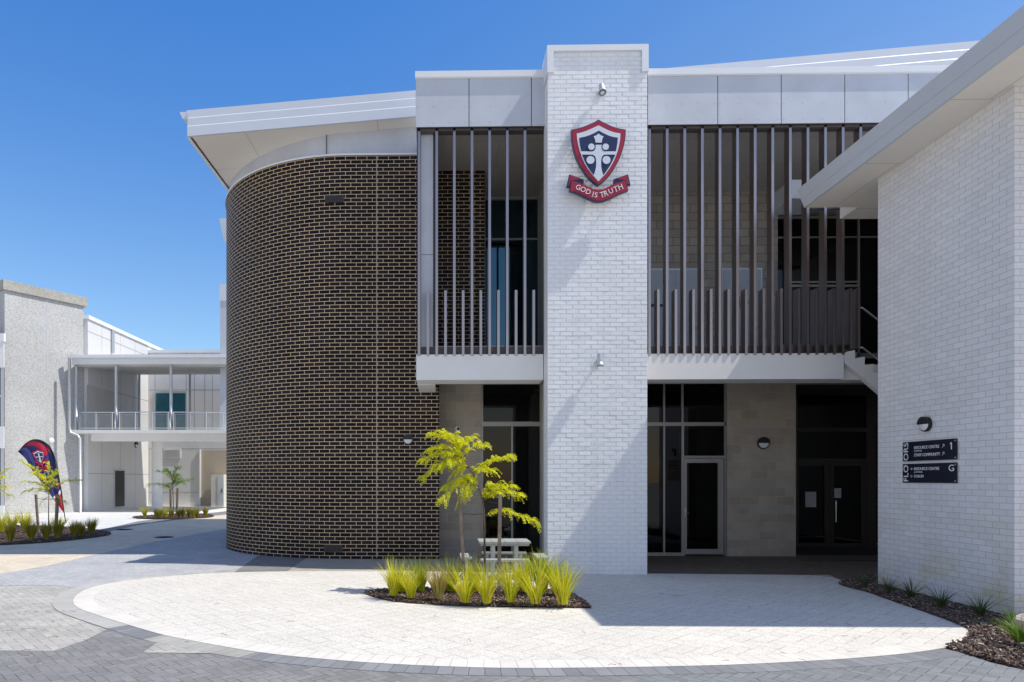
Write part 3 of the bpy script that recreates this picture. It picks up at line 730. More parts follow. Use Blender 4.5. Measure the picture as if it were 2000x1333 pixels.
layer(OUT, YE, .09, 0, mb)
mb.build("shield_backing", navy_m, E)
mb = MB(); layer(shrink(OUT, (525, 520), .978, .972), YE - .004, .004, 0, mb); mb.build("shield_rim", crim_m, E)
mb = MB(); layer(INW, YE - .008, .004, 0, mb); mb.build("shield_field", pearl_m, E)
mb = MB(); layer(NAV, YE - .012, .004, 0, mb); mb.build("shield_quarters", navy_m, E)
mb = MB()
layer([(288, 507), (452, 507), (470, 497), (484, 478), (489, 455), (489, 421), (566, 421), (566, 455), (572, 478), (586, 497), (604, 507), (768, 507), (760, 548), (604, 548), (578, 566), (564, 596), (560, 650), (562, 710), (572, 765), (590, 822), (560, 858), (525, 898), (492, 860), (462, 822), (482, 765), (494, 710), (497, 650), (492, 596), (478, 566), (450, 548), (298, 548)], YE - .016, .004, 0, mb)
layer([(487, 392), (483, 355), (474, 333), (463, 312), (498, 298), (527, 275), (556, 298), (592, 312), (581, 333), (573, 355), (569, 392)], YE - .016, .004, 0, mb)
mb.build("shield_cross", pearl_m, E)
def disc(cx, cy, r, y, mb):
    c = P(*Z(cx, cy), y); rr = r / 6.6625 / 101.5
    mb.lathe(c, (0, 1, 0), [(0, rr), (.004, rr)], 28)
mb = MB(); 
for a_, b_, r_ in ((434, 446, 54), (620, 446, 54)): disc(a_, b_, r_, YE - .018, mb)
mb.build("circle_outline", navy_m, E)
mb = MB()
for a_, b_, r_ in ((434, 446, 41), (620, 446, 41), (422, 618, 51), (631, 618, 51)): disc(a_, b_, r_, YE - .022, mb)
mb.build("shield_circle", pearl_m, E)
RIB = [(180, 888), (250, 910), (330, 938), (400, 972), (460, 998), (525, 1008), (590, 998), (650, 972), (720, 935), (800, 908), (872, 884), (903, 1015), (860, 1030), (790, 1056), (720, 1090), (650, 1120), (590, 1140), (525, 1150), (460, 1138), (400, 1112), (330, 1078), (260, 1046), (200, 1026), (158, 1018)]
mb = MB(); layer([(x_, y_ + 18) if 905 > y_ > 1009 else (x_, y_) for x_, y_ in shrink(RIB, (528, 1010), 1.10, 1.03)], YE + .002, .085, 0, mb)
layer([(146, 806), (334, 872), (334, 930), (200, 900), (180, 968), (110, 972)], YE + .02, .06, 0, mb)
layer([(910, 804), (722, 870), (722, 922), (860, 896), (880, 950), (942, 946)], YE + .02, .06, 0, mb)
mb.build("ribbon_backing", navy_m, E)
mb = MB(); layer(RIB, YE - .004, .006, 0, mb)
layer([(158, 820), (300, 868), (180, 884), (162, 945), (128, 952)], YE + .014, .006, 0, mb)
layer([(898, 818), (760, 864), (872, 878), (890, 935), (928, 932)], YE + .014, .006, 0, mb)
mb.build("ribbon", crim_m, E)
mb = MB()
for ch_, a_, b_, ro in (("G", 262, 978, -20), ("O", 325, 1005, -22), ("D", 392, 1035, -20), ("I", 455, 1064, -14), ("S", 494, 1077, -8), ("T", 572, 1070, 10), ("R", 620, 1053, 16), ("U", 688, 1025, 20), ("T", 752, 998, 20), ("H", 812, 970, 20)):
    p = P(*Z(a_, b_), YE - .009)
    mb.text(ch_, .135, Matrix.Translation(p) @ Matrix.Rotation(R(90), 4, 'X') @ Matrix.Rotation(R(ro), 4, 'Z'), .002)
    if ch_ in "IRTH":   # small serifs at the feet
        T = Matrix.Translation(p) @ Matrix.Rotation(R(90), 4, 'X') @ Matrix.Rotation(R(ro), 4, 'Z')
        for sx in ((0,) if ch_ in "IT" else (-.032, .032)):
            mb.prism([T @ Vector((sx - .02, -.049, -.002)), T @ Vector((sx + .02, -.049, -.002)), T @ Vector((sx + .02, -.043, -.002)), T @ Vector((sx - .02, -.043, -.002))], (0, .003, 0))
mb.build("motto_lettering", letter_m, E)
mb = MB()
for a_, b_ in ((300, 300), (750, 300), (525, 800), (300, 1000), (760, 1000)):
    p = P(*Z(a_, b_), YE + .09); mb.tube([p, Vector((p.x, 13.3, p.z))], .012, 8)
mb.build("standoff", chrome_m, E)

# ------------------------------------------------------------------ directory signs on the right wall
XS = WX - .022
def sframe(px, py):   # text frame on the wall: x runs towards the camera, y up
    p = PX(px, py, XS - .002)
    return Matrix.Translation(p) @ Matrix(((0, 0, -1, 0), (-1, 0, 0, 0), (0, 1, 0, 0), (0, 0, 0, 1)))
def signpanel(name, y_t, y_b, label):
    a = PX(1763, y_t[0], XS); b = PX(1868.7, y_t[1], XS)
    ztop = (a.z + b.z) / 2; c = PX(1763, y_b[0], XS); d = PX(1868.7, y_b[1], XS); zbot = (c.z + d.z) / 2
    T = empty(name, (XS, (a.y + b.y) / 2, zbot), label, "directory sign", "directory signs on the white brick wall")
    MB().box(XS, XS + .006, b.y, a.y, zbot, ztop).build("sign_panel", signblue_m, T)
    mb = MB()
    for yy in (a.y - .03, b.y + .03):
        for zz in (zbot + .03, ztop - .03): mb.lathe((XS - .006, yy, zz), (1, 0, 0), [(0, .009), (.004, .012), (.028, .012)], 10)
    mb.build("fixing", chrome_m, T)
    return T, a.y, b.y, zbot, ztop
T1, ya, yb2, zb_s, zt_s = signpanel("directory_sign", (864.8, 856.4), (901.5, 897.8), "upper navy sign panel numbered 1 with RESOURCE CENTRE UPPER and STAFF COMMUNITY lettering")
L = ya - yb2; h1 = zt_s - zb_s
def st(mb, tx, u0, u1, v, hgt, zb, hh, rot=0):
    M = Matrix.Translation((XS - .0015, ya - (u0 + u1) / 2 * L, zb + v * hh)) @ Matrix(((0, 0, -1, 0), (-1, 0, 0, 0), (0, 1, 0, 0), (0, 0, 0, 1))) @ Matrix.Rotation(R(rot), 4, 'Z')
    if rot: mb.text_fit(tx, M, hgt * hh, (u1 - u0) * L)
    else: mb.text_fit(tx, M, (u1 - u0) * L, hgt * hh)
def arrow(mb, u, v, s, ang, zb, hh):
    c = Vector((XS - .003, ya - u * L, zb + v * hh))
    def q(x, y):
        ca, sa = math.cos(R(ang)), math.sin(R(ang)); X, Y_ = x * ca - y * sa, x * sa + y * ca
        return c + Vector((0, -X * s, Y_ * s))
    for pts in ([(-1, .09), (-1, -.09), (1, -.09), (1, .09)], [(.3, .75), (.45, .85), (1.15, .05), (1, -.05)], [(.3, -.75), (.45, -.85), (1.15, -.05), (1, .05)]):
        mb.prism([q(*p) for p in pts], (.002, 0, 0))
mb = MB(); st(mb, "RESOURCE CENTRE", .235, .70, .68, .15, zb_s, h1); st(mb, "(UPPER)", .235, .38, .50, .085, zb_s, h1); st(mb, "STAFF COMMUNITY", .235, .715, .30, .15, zb_s, h1)
arrow(mb, .77, .68, .03, 50, zb_s, h1); arrow(mb, .77, .30, .03, 50, zb_s, h1)

def numeral_one(mb):
    c = Vector((XS - .003, ya - .905 * L, zb_s + .66 * h1)); k = .17 * h1
    for q in ([(.0, -1), (.32, -1), (.32, 1), (.0, 1)], [(-.42, .42), (-.42, .68), (-.001, 1), (-.001, .72)]):
        mb.prism([c + Vector((0, -x_ * k, y_ * k)) for x_, y_ in q], (.002, 0, 0))
numeral_one(mb); st(mb, "ORS", .022, .115, .5, .92, zb_s, h1, 90)
mb.build("sign_lettering", letter_m, T1)
T2, ya, yb2, zb_s, zt_s = signpanel("directory_sign", (906.5, 904), (943.5, 943.5), "lower navy sign panel marked G with RESOURCE CENTRE LOWER and FORUM lettering")
h1 = zt_s - zb_s
mb = MB(); st(mb, "RESOURCE CENTRE", .235, .70, .73, .15, zb_s, h1); st(mb, "(LOWER)", .235, .39, .55, .085, zb_s, h1); st(mb, "FORUM", .235, .41, .34, .14, zb_s, h1)
arrow(mb, .19, .73, .026, 180, zb_s, h1); arrow(mb, .19, .34, .026, 180, zb_s, h1)
st(mb, "G", .865, .955, .74, .32, zb_s, h1); st(mb, "FLO", .022, .115, .5, .86, zb_s, h1, 90)
mb.build("sign_lettering", letter_m, T2)

# ------------------------------------------------------------------ wall lights
def hood_light(c, nrm, r, label, white=False):
    c = Vector(c); n = Vector(nrm).normalized()
    T = empty("wall_light", c, label, "wall light", "round wall lights")
    MB().lathe(c, n, [(0, r * .97), (.03, r), (.052, r * .97), (.056, r * .8)], 36).build("light_body", black_m if not white else steel_m, T)
    MB().lathe(c + n * .054, n, [(0, r * .84), (.012, r * .80), (.018, r * .5), (.021, .001)], 32).build("diffuser", opal_m, T, smooth=True)
    if not white:
        side = n.cross(Vector((0, 0, 1))).normalized(); mb = MB()
        arc = [c + n * .055 + (side * math.cos(a) + Vector((0, 0, 1)) * math.sin(a)) * r for a in [math.pi * k / 18 for k in range(19)]]
        mb.prism(arc, n * .028); mb.build("hood", black_m, T)
    return T
hood_light(P(797, 859, YD), (0, -1, 0), .115, "round black hooded light on the dark brick wall left of the golden tree")
hood_light(P(1490, 866, YG), (0, -1, 0), .145, "round black hooded light on the concrete block wall in the porch")
hood_light(PX(1811, 829, WX), (-1, 0, 0), .118, "round black hooded light on the white brick wall above the directory signs")
def spot(cx, cy, tilt, label):
    c = P(cx, cy, 13.3); T = empty("spotlight", c, label, "spotlight", "cylinder spotlights on the pillar")
    d = Vector((0, -math.sin(tilt), -math.cos(tilt))); k = c + Vector((0, -.15, 0))
    MB().lathe(k - d * .12, d, [(0, .001), (0.001, .05), (.05, .055), (.10, .058), (.16, .058), (.2, .075), (.23, .078)], 24).build("lamp_body", steel_m, T, smooth=False)
    MB().lathe(k + d * .111, d, [(0, .06), (.004, .05)], 20).build("lens", black_m, T)
    MB().lathe(k + d * .116, d, [(0, .042), (.003, .03)], 20).build("bulb_glass", opal_m, T)
    MB().tube([c, k], .02, 10).box(c.x - .04, c.x + .04, 13.28, 13.298, c.z - .04, c.z + .04).build("bracket", steel_m, T)
spot(1172, 183, R(28), "upper silver spotlight near the top of the white pillar, above the crest")
spot(1168, 707, R(4), "lower silver spotlight halfway up the white pillar, below the crest")
T = empty("security_camera", P(893, 838, YG), "small white dome security camera on the block wall above the golden tree", "camera")
c = P(893, 838, YG); MB().lathe(c, (0, -1, 0), [(0, .075), (.06, .075), (.09, .06), (.11, .03), (.115, .001)], 24).build("housing", flash_m, T, smooth=True)
MB().lathe(c + Vector((.02, -.1, -.005)), (.1, -1, -.1), [(0, .035), (.02, .03), (.028, .001)], 16).build("lens", black_m, T)

# ------------------------------------------------------------------ left background
A0, B0 = P(9, CY, 34.6), P(163, CY, 38.0); A0.z = B0.z = 0
dd = (B0 - A0).normalized(); nn = Vector((dd.y, -dd.x, 0)); LW = (B0 - A0).length
LB = empty("textured_building", A0, "tall grey exposed aggregate building block at the far left edge", "building")
zt1 = 12.05
MB().obox(A0, dd, LW, -nn, 8, 0, zt1 - .5).build("aggregate_wall", agg_m, LB)
MB().obox(A0 - dd * .12 + nn * .12, dd, LW + .30, -nn, 8.2, zt1 - .5 + .002, zt1).build("coping", cap_m, LB)
# joint
jp = P(92, CY, 36.3); k = (Vector((jp.x, jp.y, 0)) - A0).dot(dd)
MB().obox(A0 + dd * k + nn * .004, dd, .05, -nn, .02, 0, zt1 - .52).build("wall_joint", steel_m, LB)
AX = XP(7.5, 34.0)
mb = MB()
for z0_, z1_ in ((0, .5), (ZP(875, 34), ZP(832, 34)), (ZP(715, 34), ZP(664, 34))): mb.box(-34, AX, 34, 34.05, z0_, z1_)
mb.build("annex_wall", render_m, LB)
MB().box(-34, AX + .06, 33.9, 34.06, ZP(664, 34), ZP(648, 34)).build("annex_roof", flash_m, LB)
mb = MB()
for z0_, z1_ in ((.5, ZP(875, 34)), (ZP(832, 34), ZP(715, 34))): mb.box(AX - .18, AX - .02, 34.02, 34.05, z0_, z1_).box(-33, AX - .18, 34.02, 34.05, (z0_ + z1_) / 2, (z0_ + z1_) / 2 + .1)
W = mb.build("annex_window", steel_m, LB)
MB().box(-33, AX - .03, 34.06, 34.08, .5, ZP(715, 34)).build("pane", dark_m, W)

XWB = -20.0; yA, yB_ = 37.6, XWB / (ray(290, 900).x / ray(290, 900).y)
WB = empty("white_building", (XWB, 42, 0), "white panelled two storey building standing behind the covered walkway", "building")
zw = 10.85
MB().box(-34, XWB, 38.05, 60, 0, zw).build("panel_wall", lpanel_m, WB)
MB().box(-34, XWB + .08, 38.0, 60, zw, zw + .22).build("parapet_cap", flash_m, WB)
zb2 = ZP(690, yB_, 300)
MB().box(XWB + .02, -5, yB_, yB_ + .4, 0, zb2).build("rear_wall", lpanel_m, WB)
MB().box(XWB + .02, -5, yB_ - .08, yB_ + .5, zb2, zb2 + .2).build("rear_cap", flash_m, WB)
mb = MB()       # panel joints on the left wall (plane X)
def xj(px): return PX(px, 900, XWB).y
for px_ in (199, 235, 264): mb.box(XWB - .01, XWB + .003, xj(px_) - .012, xj(px_) + .012, 0, zw)
for z_ in (PX(222, 926, XWB).z, PX(222, 766, XWB).z, PX(222, 668, XWB).z): mb.box(XWB - .01, XWB + .005, 38.1, yB_ - .01, z_ - .02, z_ + .02)
for px_ in (303, 364, 380, 400, 415): mb.box(XP(px_, yB_) - .02, XP(px_, yB_) + .02, yB_ - .004, yB_ + .01, 4.3, zb2)
for py_ in (762, 877, 962): mb.box(XWB + .03, -12, yB_ - .005, yB_ + .01, ZP(py_, yB_, 340) - .02, ZP(py_, yB_, 340) + .02)
mb.build("panel_joint", plain("sealant", (.36, .36, .36), .9), WB)
d0, d1 = PX(222, 900, XWB).y, PX(244, 900, XWB).y
Dm = MB().box(XWB, XWB + .03, d0, d1, .1, PX(233, 917, XWB).z).build("door_frame", steel_m, WB)
MB().box(XWB + .031, XWB + .035, d0 + .12, d1 - .12, .15, PX(233, 920, XWB).z).build("door_pane", glassdark := plain("dark_green_glass", (.012, .02, .02), .25, spec=.3, var=.1), Dm)
u0, u1 = PX(169, 800, XWB).y, PX(223, 800, XWB).y
MB().box(XWB, XWB + .02, u0, u1, 4.5, PX(200, 760, XWB).z).build("upper_door", lpanel2_m, WB)
W = pbox(302, 365, 764, 842, yB_ - .06, .05).build("window", steel_m, WB)
MB().box(XP(304.5, yB_), XP(332, yB_), yB_ - .07, yB_ - .062, ZP(842, yB_), ZP(767, yB_)).box(XP(336, yB_), XP(363, yB_), yB_ - .07, yB_ - .062, ZP(842, yB_), ZP(767, yB_)).build("pane", plain("teal_glass", (.015, .10, .14), .06, spec=.7, var=.2), W)
W = pbox(319, 353, 877, 895, yB_ - .06, .05).build("louvre_vent", flash_m, WB)
mb = MB()
for i in range(7): pbox(321, 351, 879 + i * 2.1, 880.3 + i * 2.1, yB_ - .08, .018, mb)
mb.build("louvre", steel_m, W)
# service recess in tan
mb = pbox(392, 446, 880, 1000, yB_ - .02, .015); mb.build("service_recess", brown_m, WB)
pbox(388.5, 391.5, 878, 992, yB_ - .12, .10).build("recess_jamb", flash_m, WB)
CB = empty("service_cabinet", P(424, 990, yB_ - 1.0), "pale grey service cabinet standing in the tan recess beside the dark curved wall", "cabinet")
zc_ = ZP(927, yB_ - 1, 424)
MB().box(XP(412, yB_ - 1), XP(437, yB_ - 1), yB_ - 1.0, yB_ - .15, 0, zc_).build("cabinet_body", lpanel2_m, CB)
MB().box(XP(425, yB_ - 1), XP(436.5, yB_ - 1), yB_ - 1.03, yB_ - 1.002, .15, zc_ - .08).build("cabinet_door", steel_m, CB)
MB().tube([P(433, 955, yB_ - 1.06), P(433, 963, yB_ - 1.06)], .03, 6).build("handle", black_m, CB)
# downpipe on the white building parapet
MB().tube([PX(221, 645, XWB + .12), PX(221, 690, XWB + .12)], .09, 8).build("parapet_downpipe", steel_m, WB)

# covered walkway
YW = 37.0; YWB = 44.0; zbk = ZP(729, 44.0)
K = empty("covered_walkway", P(300, CY, YW), "raised covered walkway with steel posts and mesh railing joining the buildings at left", "walkway"); K.location.z = 0; OFF[K] = Vector(K.location)
def kb(name, m, px0_, px1_, py0_, py1_, Ya, Yb_, par=None):
    a = P(px0_, py1_, Ya); b = P(px1_, py0_, Ya); return MB().box(a.x, b.x, Ya, Yb_, a.z, b.z).build(name, m, par or K)
xr_ = 470
rfw = kb("roof", flash_m, 140, xr_, 699, 712, YW, YW + .25)
za_ = ZP(712, YW); xa_, xb_ = XP(140, YW), XP(xr_, YW)
MB().prism([(xa_, YW + .251, za_), (xb_, YW + .251, za_), (xb_, YW + .251, za_ + .3), (xa_, YW + .251, za_ + .3)], (0, YWB - YW, zbk - za_)).build("soffit", lpanel2_m, rfw)
kb("gutter", flash_m, 130, xr_, 692, 699, YW - .25, YW - .002, rfw)

kb("deck", render_m, 140, xr_, 839.5, 846.5, YW, YWB)
kb("deck_beam", render_m, 178, xr_, 846.5, 862, YW + .5, YW + 1.0)

zdk = ZP(839.5, YW)
for px_ in (149, 227, 334): MB().tube([(XP(px_, YW + .15), YW + .15, zdk), (XP(px_, YW + .15), YW + .15, ZP(712, YW))], .085, 12).build("post", steel_m, K, smooth=True)
for px_ in (272, 371): MB().tube([(XP(px_, YWB - .2), YWB - .2, zdk), (XP(px_, YWB - .2), YWB - .2, zbk)], .075, 10).build("post", steel_m, K, smooth=True)
cxx = XP(307, 40.2); MB().lathe((cxx, 40.2, 0), (0, 0, 1), [(0, .29), (zdk - .1, .29)], 32).build("column", render_m, K, smooth=True)
# railing
mb = MB(); zr1 = ZP(804, YW); zr0 = ZP(835.5, YW)
xa, xb = XP(154, YW), XP(441, YW)
mb.tube([(xa, YW + .05, zr1), (xb, YW + .05, zr1)], .03, 8)
RA = mb.build("handrail", chrome_m, K)
px_ = 154; rails = (154, 187, 219, 233, 264, 297, 328, 339, 371, 403, 436)
mb = MB()
for a_ in rails: mb.box(XP(a_, YW) - .025, XP(a_, YW) + .025, YW + .03, YW + .08, zdk, zr1)
mb.box(xa, xb, YW + .04, YW + .07, zr0 - .02, zr0 + .02).build("railing_frame", chrome_m, K)
mb = MB()
for a_, b_ in zip(rails, rails[1:]):
    if b_ - a_ < 20: continue
    xx = XP(a_ + 2.5, YW); xe = XP(b_ - 2.5, YW)
    mb.box(xx, xx + .02, YW + .05, YW + .065, zr0 + .04, zr1 - .1).box(xe, xe - .02, YW + .05, YW + .065, zr0 + .04, zr1 - .1).box(xx, xe, YW + .05, YW + .065, zr1 - .12, zr1 - .1)
    while xx < xe: mb.box(xx, xx + .006, YW + .055, YW + .06, zr0, zr1 - .1); xx += .06
    for i in range(12): zz = zr0 + (zr1 - .1 - zr0) * i / 12; mb.box(XP(a_ + 2.5, YW), xe, YW + .062, YW + .066, zz, zz + .006)
mb.build("mesh_infill", steel_m, K)
# downpipe
DP = MB().tube([P(135.5, 700, 36.55), P(135.5, 835, 36.55), P(138, 846, 36.55), P(152, 851, 36.55), P(156, 857, 36.55), (P(157, 900, 36.55).x, 36.55, 0.02)], .075, 10).build("downpipe", steel_m, K, smooth=True)
hood_light(P(99.5, 861, 36.35) + nn * .02, nn, .17, "round white light on the grey aggregate wall above the feather banner", True)
hood_light(PX(265, 869, XWB), (1, 0, 0), .20, "round dark light on the white wall under the covered walkway")

# ------------------------------------------------------------------ feather banner
YF = 29.0
FB = empty("feather_banner", G(129, 1022), "tall navy and crimson feather banner flag behind the left planting bed", "banner")
yf_ = G(129, 1022).y; YF = yf_
outer = catmull([P(x_, y_, YF) for x_, y_ in ((125.5, 1003), (122, 975), (118, 948), (113, 920), (108, 898), (101, 879), (90, 866), (76, 859.5), (62, 860), (49, 868), (36, 882.5))], 4, False)
ip = [(125.2, 1003), (116, 990), (104, 974), (93, 959), (83, 946), (73, 932), (62, 916), (54, 903), (47, 895), (41, 888), (36, 882.5)]
inner = catmull([P(x_, y_, YF) for x_, y_ in ip], 4, False)
mb = MB(); NU = 10
def bp(i, j):
    u = j / NU; p = outer[i].lerp(inner[i], u)
    p.y += .05 * math.sin(u * 9 + i * .35) * min(1, i / 6) ; return p
for i in range(len(outer) - 1):
    for j in range(NU):
        mid = (i + .5) / (len(outer) - 1); u = (j + .5) / NU
        mi = 0
        if mid < .235: mi = 1
        if .14 + u * .03 < mid < .165 + u * .03: mi = 2
        if .165 + u * .03 < mid < .20 + .03 * u: mi = 0
        if mid > .52 and .10 < u < .34: mi = 1
        if u < .1: mi = 3
        mb.face([bp(i, j), bp(i + 1, j), bp(i + 1, j + 1), bp(i, j + 1)][::-1], mi=mi)
mb.build("banner_fabric", [plain("navy_fabric", (.03, .035, .16), .7, var=.15), plain("crimson_fabric", (.55, .015, .06), .7, var=.1), plain("white_fabric", (.75, .75, .78), .7), black_m], FB, smooth=True)
mb = MB().tube([G(129, 1022)] + [P(127, 1012, YF)] + outer, [.02] * 5 + [.016] * (len(outer) - 3), 8); mb.build("pole", black_m, FB)
def fz(x, y): # crest on the banner: photo zoom frame
    cx, cy, k, ro = 525, 520, .052 / 2.35, R(-16)
    dx, dy = (x - cx) * .034, (y - cy) * .034
    return (76.5 + dx * math.cos(ro) - dy * math.sin(ro) * -1 * -1, 893 + dx * math.sin(-ro) + dy * math.cos(ro)) if False else (76.5 + dx * math.cos(-ro) + dy * math.sin(-ro) * .9, 892.5 - dx * math.sin(-ro) * .3 + dy * math.cos(ro))
for nm, pts, dy_, m in (("crest_rim", OUT, .10, MATS["crimson_fabric"]), ("crest_field", INW, .105, MATS["white_fabric"]), ("crest_quarters", NAV, .11, MATS["navy_fabric"])):
    MB().prism([P(*fz(a, b), YF - dy_) for a, b in pts], (0, .004, 0)).build(nm, m, FB)
MB().prism([P(*fz(a, b), YF - .115) for a, b in ((290, 505), (490, 505), (487, 300), (570, 300), (566, 505), (765, 505), (760, 550), (570, 550), (590, 820), (525, 890), (465, 820), (490, 550), (298, 550))], (0, .004, 0)).build("crest_cross", MATS["white_fabric"], FB)
MB().prism([P(x_, y_, YF - .10) for x_, y_ in ((69, 899), (74, 903), (81, 904), (88, 899), (92, 895), (94, 899), (88, 904), (82, 908), (74, 907), (68, 903))], (0, .004, 0)).build("crest_ribbon", MATS["crimson_fabric"], FB)
mb = MB()
for x_, y_, r_ in ((79, 911, 4), (93, 912, 5), (88, 918, 3.2)):
    ring = [P(x_ + r_ * math.cos(a_ * .5), y_ + r_ * math.sin(a_ * .5), YF - .10) for a_ in range(13)]
    mb.tube(ring, .028, 6)
mb.build("banner_lettering", MATS["crimson_fabric"], FB)

# ------------------------------------------------------------------ planting beds
def bed(name, pts, label, chips, seed):
    z = .045; mb = MB(); lo = catmull(gpts(pts), 5)
    if mb_area(lo) < 0: lo = lo[::-1]
    c = sum(lo, Vector((0, 0, 0))) / len(lo); n = len(lo)
    mb.face([Vector((p.x, p.y, .014)) for p in lo])
    o = tag(mb.build(name, mulch_m), kind="structure")
    rg = random.Random(seed); cb = MB(); cnt = 0
    xs = [p.x for p in lo]; ys = [p.y for p in lo]
    def inside(x, y):
        r = False; j = n - 1
        for i in range(n):
            if (lo[i].y > y) != (lo[j].y > y) and x < (lo[j].x - lo[i].x) * (y - lo[i].y) / (lo[j].y - lo[i].y) + lo[i].x: r = not r
            j = i
        return r
    tries = 0
    while cnt < chips and tries < chips * 6:
        tries += 1
        x, y = rg.uniform(min(xs), max(xs)), rg.uniform(min(ys), max(ys))
        if not inside(x, y): continue
        rad = max(abs(x - c.x) / (max(xs) - min(xs)), abs(y - c.y) / (max(ys) - min(ys))) * 2
        z = .018 + rg.uniform(0, .03)
        l, wd, th = rg.uniform(.010, .034), rg.uniform(.004, .010), rg.uniform(.003, .007)
        M = Matrix.Translation((x, y, z)) @ Matrix.Rotation(rg.uniform(0, 6.3), 4, 'Z') @ Matrix.Rotation(rg.gauss(0, .35), 4, 'Y') @ Matrix.Rotation(rg.gauss(0, .5), 4, 'X')
        b0 = len(cb.v); cb.v += [M @ Vector((a * l, b * wd, cc * th)) for cc in (-1, 1) for b in (-1, 1) for a in (-1, 1)]
        for q in ((4, 5, 7, 6), (0, 1, 5, 4), (3, 2, 6, 7), (2, 0, 4, 6), (1, 3, 7, 5)): cb.f.append([b0 + i for i in q]); cb.uv.append(None); cb.mi.append(0)
        cnt += 1
    tag(cb.build("bark_mulch", chip_m), label, "mulch", kind="stuff")
bed("island_bed", [(712.5, 1161.5), (727, 1157), (780, 1153), (867, 1150.5), (940, 1150), (1040, 1152), (1100, 1158), (1130, 1170), (1153, 1189), (1150, 1190), (1070, 1189), (940, 1187), (862, 1184), (784, 1178.5), (745, 1172)], "brown bark mulch covering the island bed in the white oval paving", 7500, 1)
bed("wall_bed", [(1640, 1143), (1665, 1134), (1703, 1127), (1800, 1149), (1960, 1188), (2100, 1210), (2160, 1290), (2080, 1325), (2005, 1311), (1940, 1295.5), (1889, 1280), (1848, 1267), (1872, 1259), (1889, 1249), (1894, 1238), (1885, 1228), (1850, 1213), (1806, 1197), (1750, 1178), (1700, 1160)], "brown bark mulch strip along the foot of the white brick wall", 15000, 2)
bed("left_bed", [(-120, 1050), (-60, 1030), (60, 1027), (160, 1032), (205, 1038), (217, 1043), (205, 1048), (150, 1055), (87, 1061), (0, 1066), (-90, 1070)], "dark bark mulch in the shaded kidney bed at the left edge", 2500, 3)
bed("far_bed", [(258, 1011), (275, 1008), (340, 1004), (400, 1004), (418, 1008.5), (400, 1012.5), (340, 1014.5), (280, 1014.5)], "bark mulch in the small far bed below the covered walkway", 900, 4)

def grass_mesh(name, m, n, h, spread, seed, wd=.0065, lean=.0, seg=5, base=.07):
    rg = random.Random(seed); mb = MB()
    for i in range(n):
        a = rg.uniform(0, 6.283); r0 = base * math.sqrt(rg.random()); L = h * rg.uniform(.55, 1.1); sp = spread * rg.uniform(.1, 1) ** .8
        b = Vector((r0 * math.cos(a), r0 * math.sin(a), .03)); dr = Vector((math.cos(a + rg.gauss(0, .3)), math.sin(a + rg.gauss(0, .3)), 0))
        sd_ = Vector((-dr.y, dr.x, 0)); ta = rg.uniform(0, 6.28); sdv = (sd_ * math.cos(ta) + dr * math.sin(ta) * .6)
        w_ = wd * rg.uniform(.6, 1.2); prev = None; drp = rg.uniform(.0, .35)
        b0 = len(mb.v)
        for k in range(seg + 1):
            t = k / seg
            p = b + dr * (sp * t ** 1.6) * L + Vector((0, 0, L * (t * (1 - .16 * sp) - drp * sp * t ** 3)))
            ww = w_ * (1 - t ** 2 * .9)
            mb.v += [p - sdv * ww, p + sdv * ww]
        for k in range(seg):
            q = b0 + 2 * k; mb.f.append([q, q + 1, q + 3, q + 2]); mb.uv.append(None); mb.mi.append(0)
    o = mb.build(name, m); me = o.data; bpy.data.objects.remove(o); return me
gm = {"y": [grass_mesh("grass_clump", grass_y, 190, .70, .60, 10 + k, wd=.0085) for k in range(3)],
      "g": [grass_mesh("grass_clump", grass_g, 200, .70, .62, 20 + k, wd=.0085) for k in range(2)],
      "b": [grass_mesh("grass_clump", grass_b, 300, .60, .45, 30)],
      "o": [grass_mesh("grass_clump", grass_o, 330, .62, .42, 40 + k, wd=.009) for k in range(2)],
      "k": [grass_mesh("strappy_plant", strap_m, 60, .42, 1.15, 50 + k, wd=.008, base=.04) for k in range(3)],
      "l": [grass_mesh("strappy_plant", strapb_m, 110, .48, 1.1, 60, wd=.009, base=.07)]}
cnts = {}
def clump(px, py, kind, s, label, cat, group, rz, z=.05, sz=1.0):
    i = cnts.get(kind, 0); cnts[kind] = i + 1; me = gm[kind][i % len(gm[kind])]
    o = bpy.data.objects.new("strappy_plant" if kind in "kl" else "grass_clump", me); COL.objects.link(o)
    g = G(px, py, z); o.location = g; q_ = random.Random(int(px * 7 + py)); o.rotation_euler = (R(q_.uniform(-5, 5)), R(q_.uniform(-5, 5)), rz); o.scale = (s * q_.uniform(.9, 1.1), s * q_.uniform(.9, 1.1), s * sz * q_.uniform(.88, 1.06)); return tag(o, label, cat, group)
ordn = ["leftmost", "second", "third", "fourth", "fifth", "sixth", "seventh", "eighth", "ninth", "tenth"]
rg = random.Random(5)
front = [(768, 1166, "y"), (802, 1170, "y"), (857, 1172, "b"), (908, 1179, "y"), (951, 1181, "y"), (998, 1180, "y"), (1046, 1182, "y"), (1100, 1184, "y")]
desc = {"y": "yellow green", "g": "bright green", "b": "straw brown tipped", "o": "olive"}
for i, (x_, y_, k) in enumerate(front):
    w_ = "rightmost" if i == len(front) - 1 else (ordn[i] + ("" if i == 0 else " from the left"))
    clump(x_, y_, k, (.86, .8, .88, .9, .94, .88, .92, .95)[i], f"{desc[k]} grass clump, {w_} in front row of island bed", "grass clump", "ornamental grasses in the island bed", rg.uniform(0, 6))
back = [(783, 1158, "y"), (823, 1157, "g"), (880, 1157, "g"), (928, 1158, "y"), (1022, 1158, "y"), (1058, 1160, "g"), (1086, 1163, "g")]
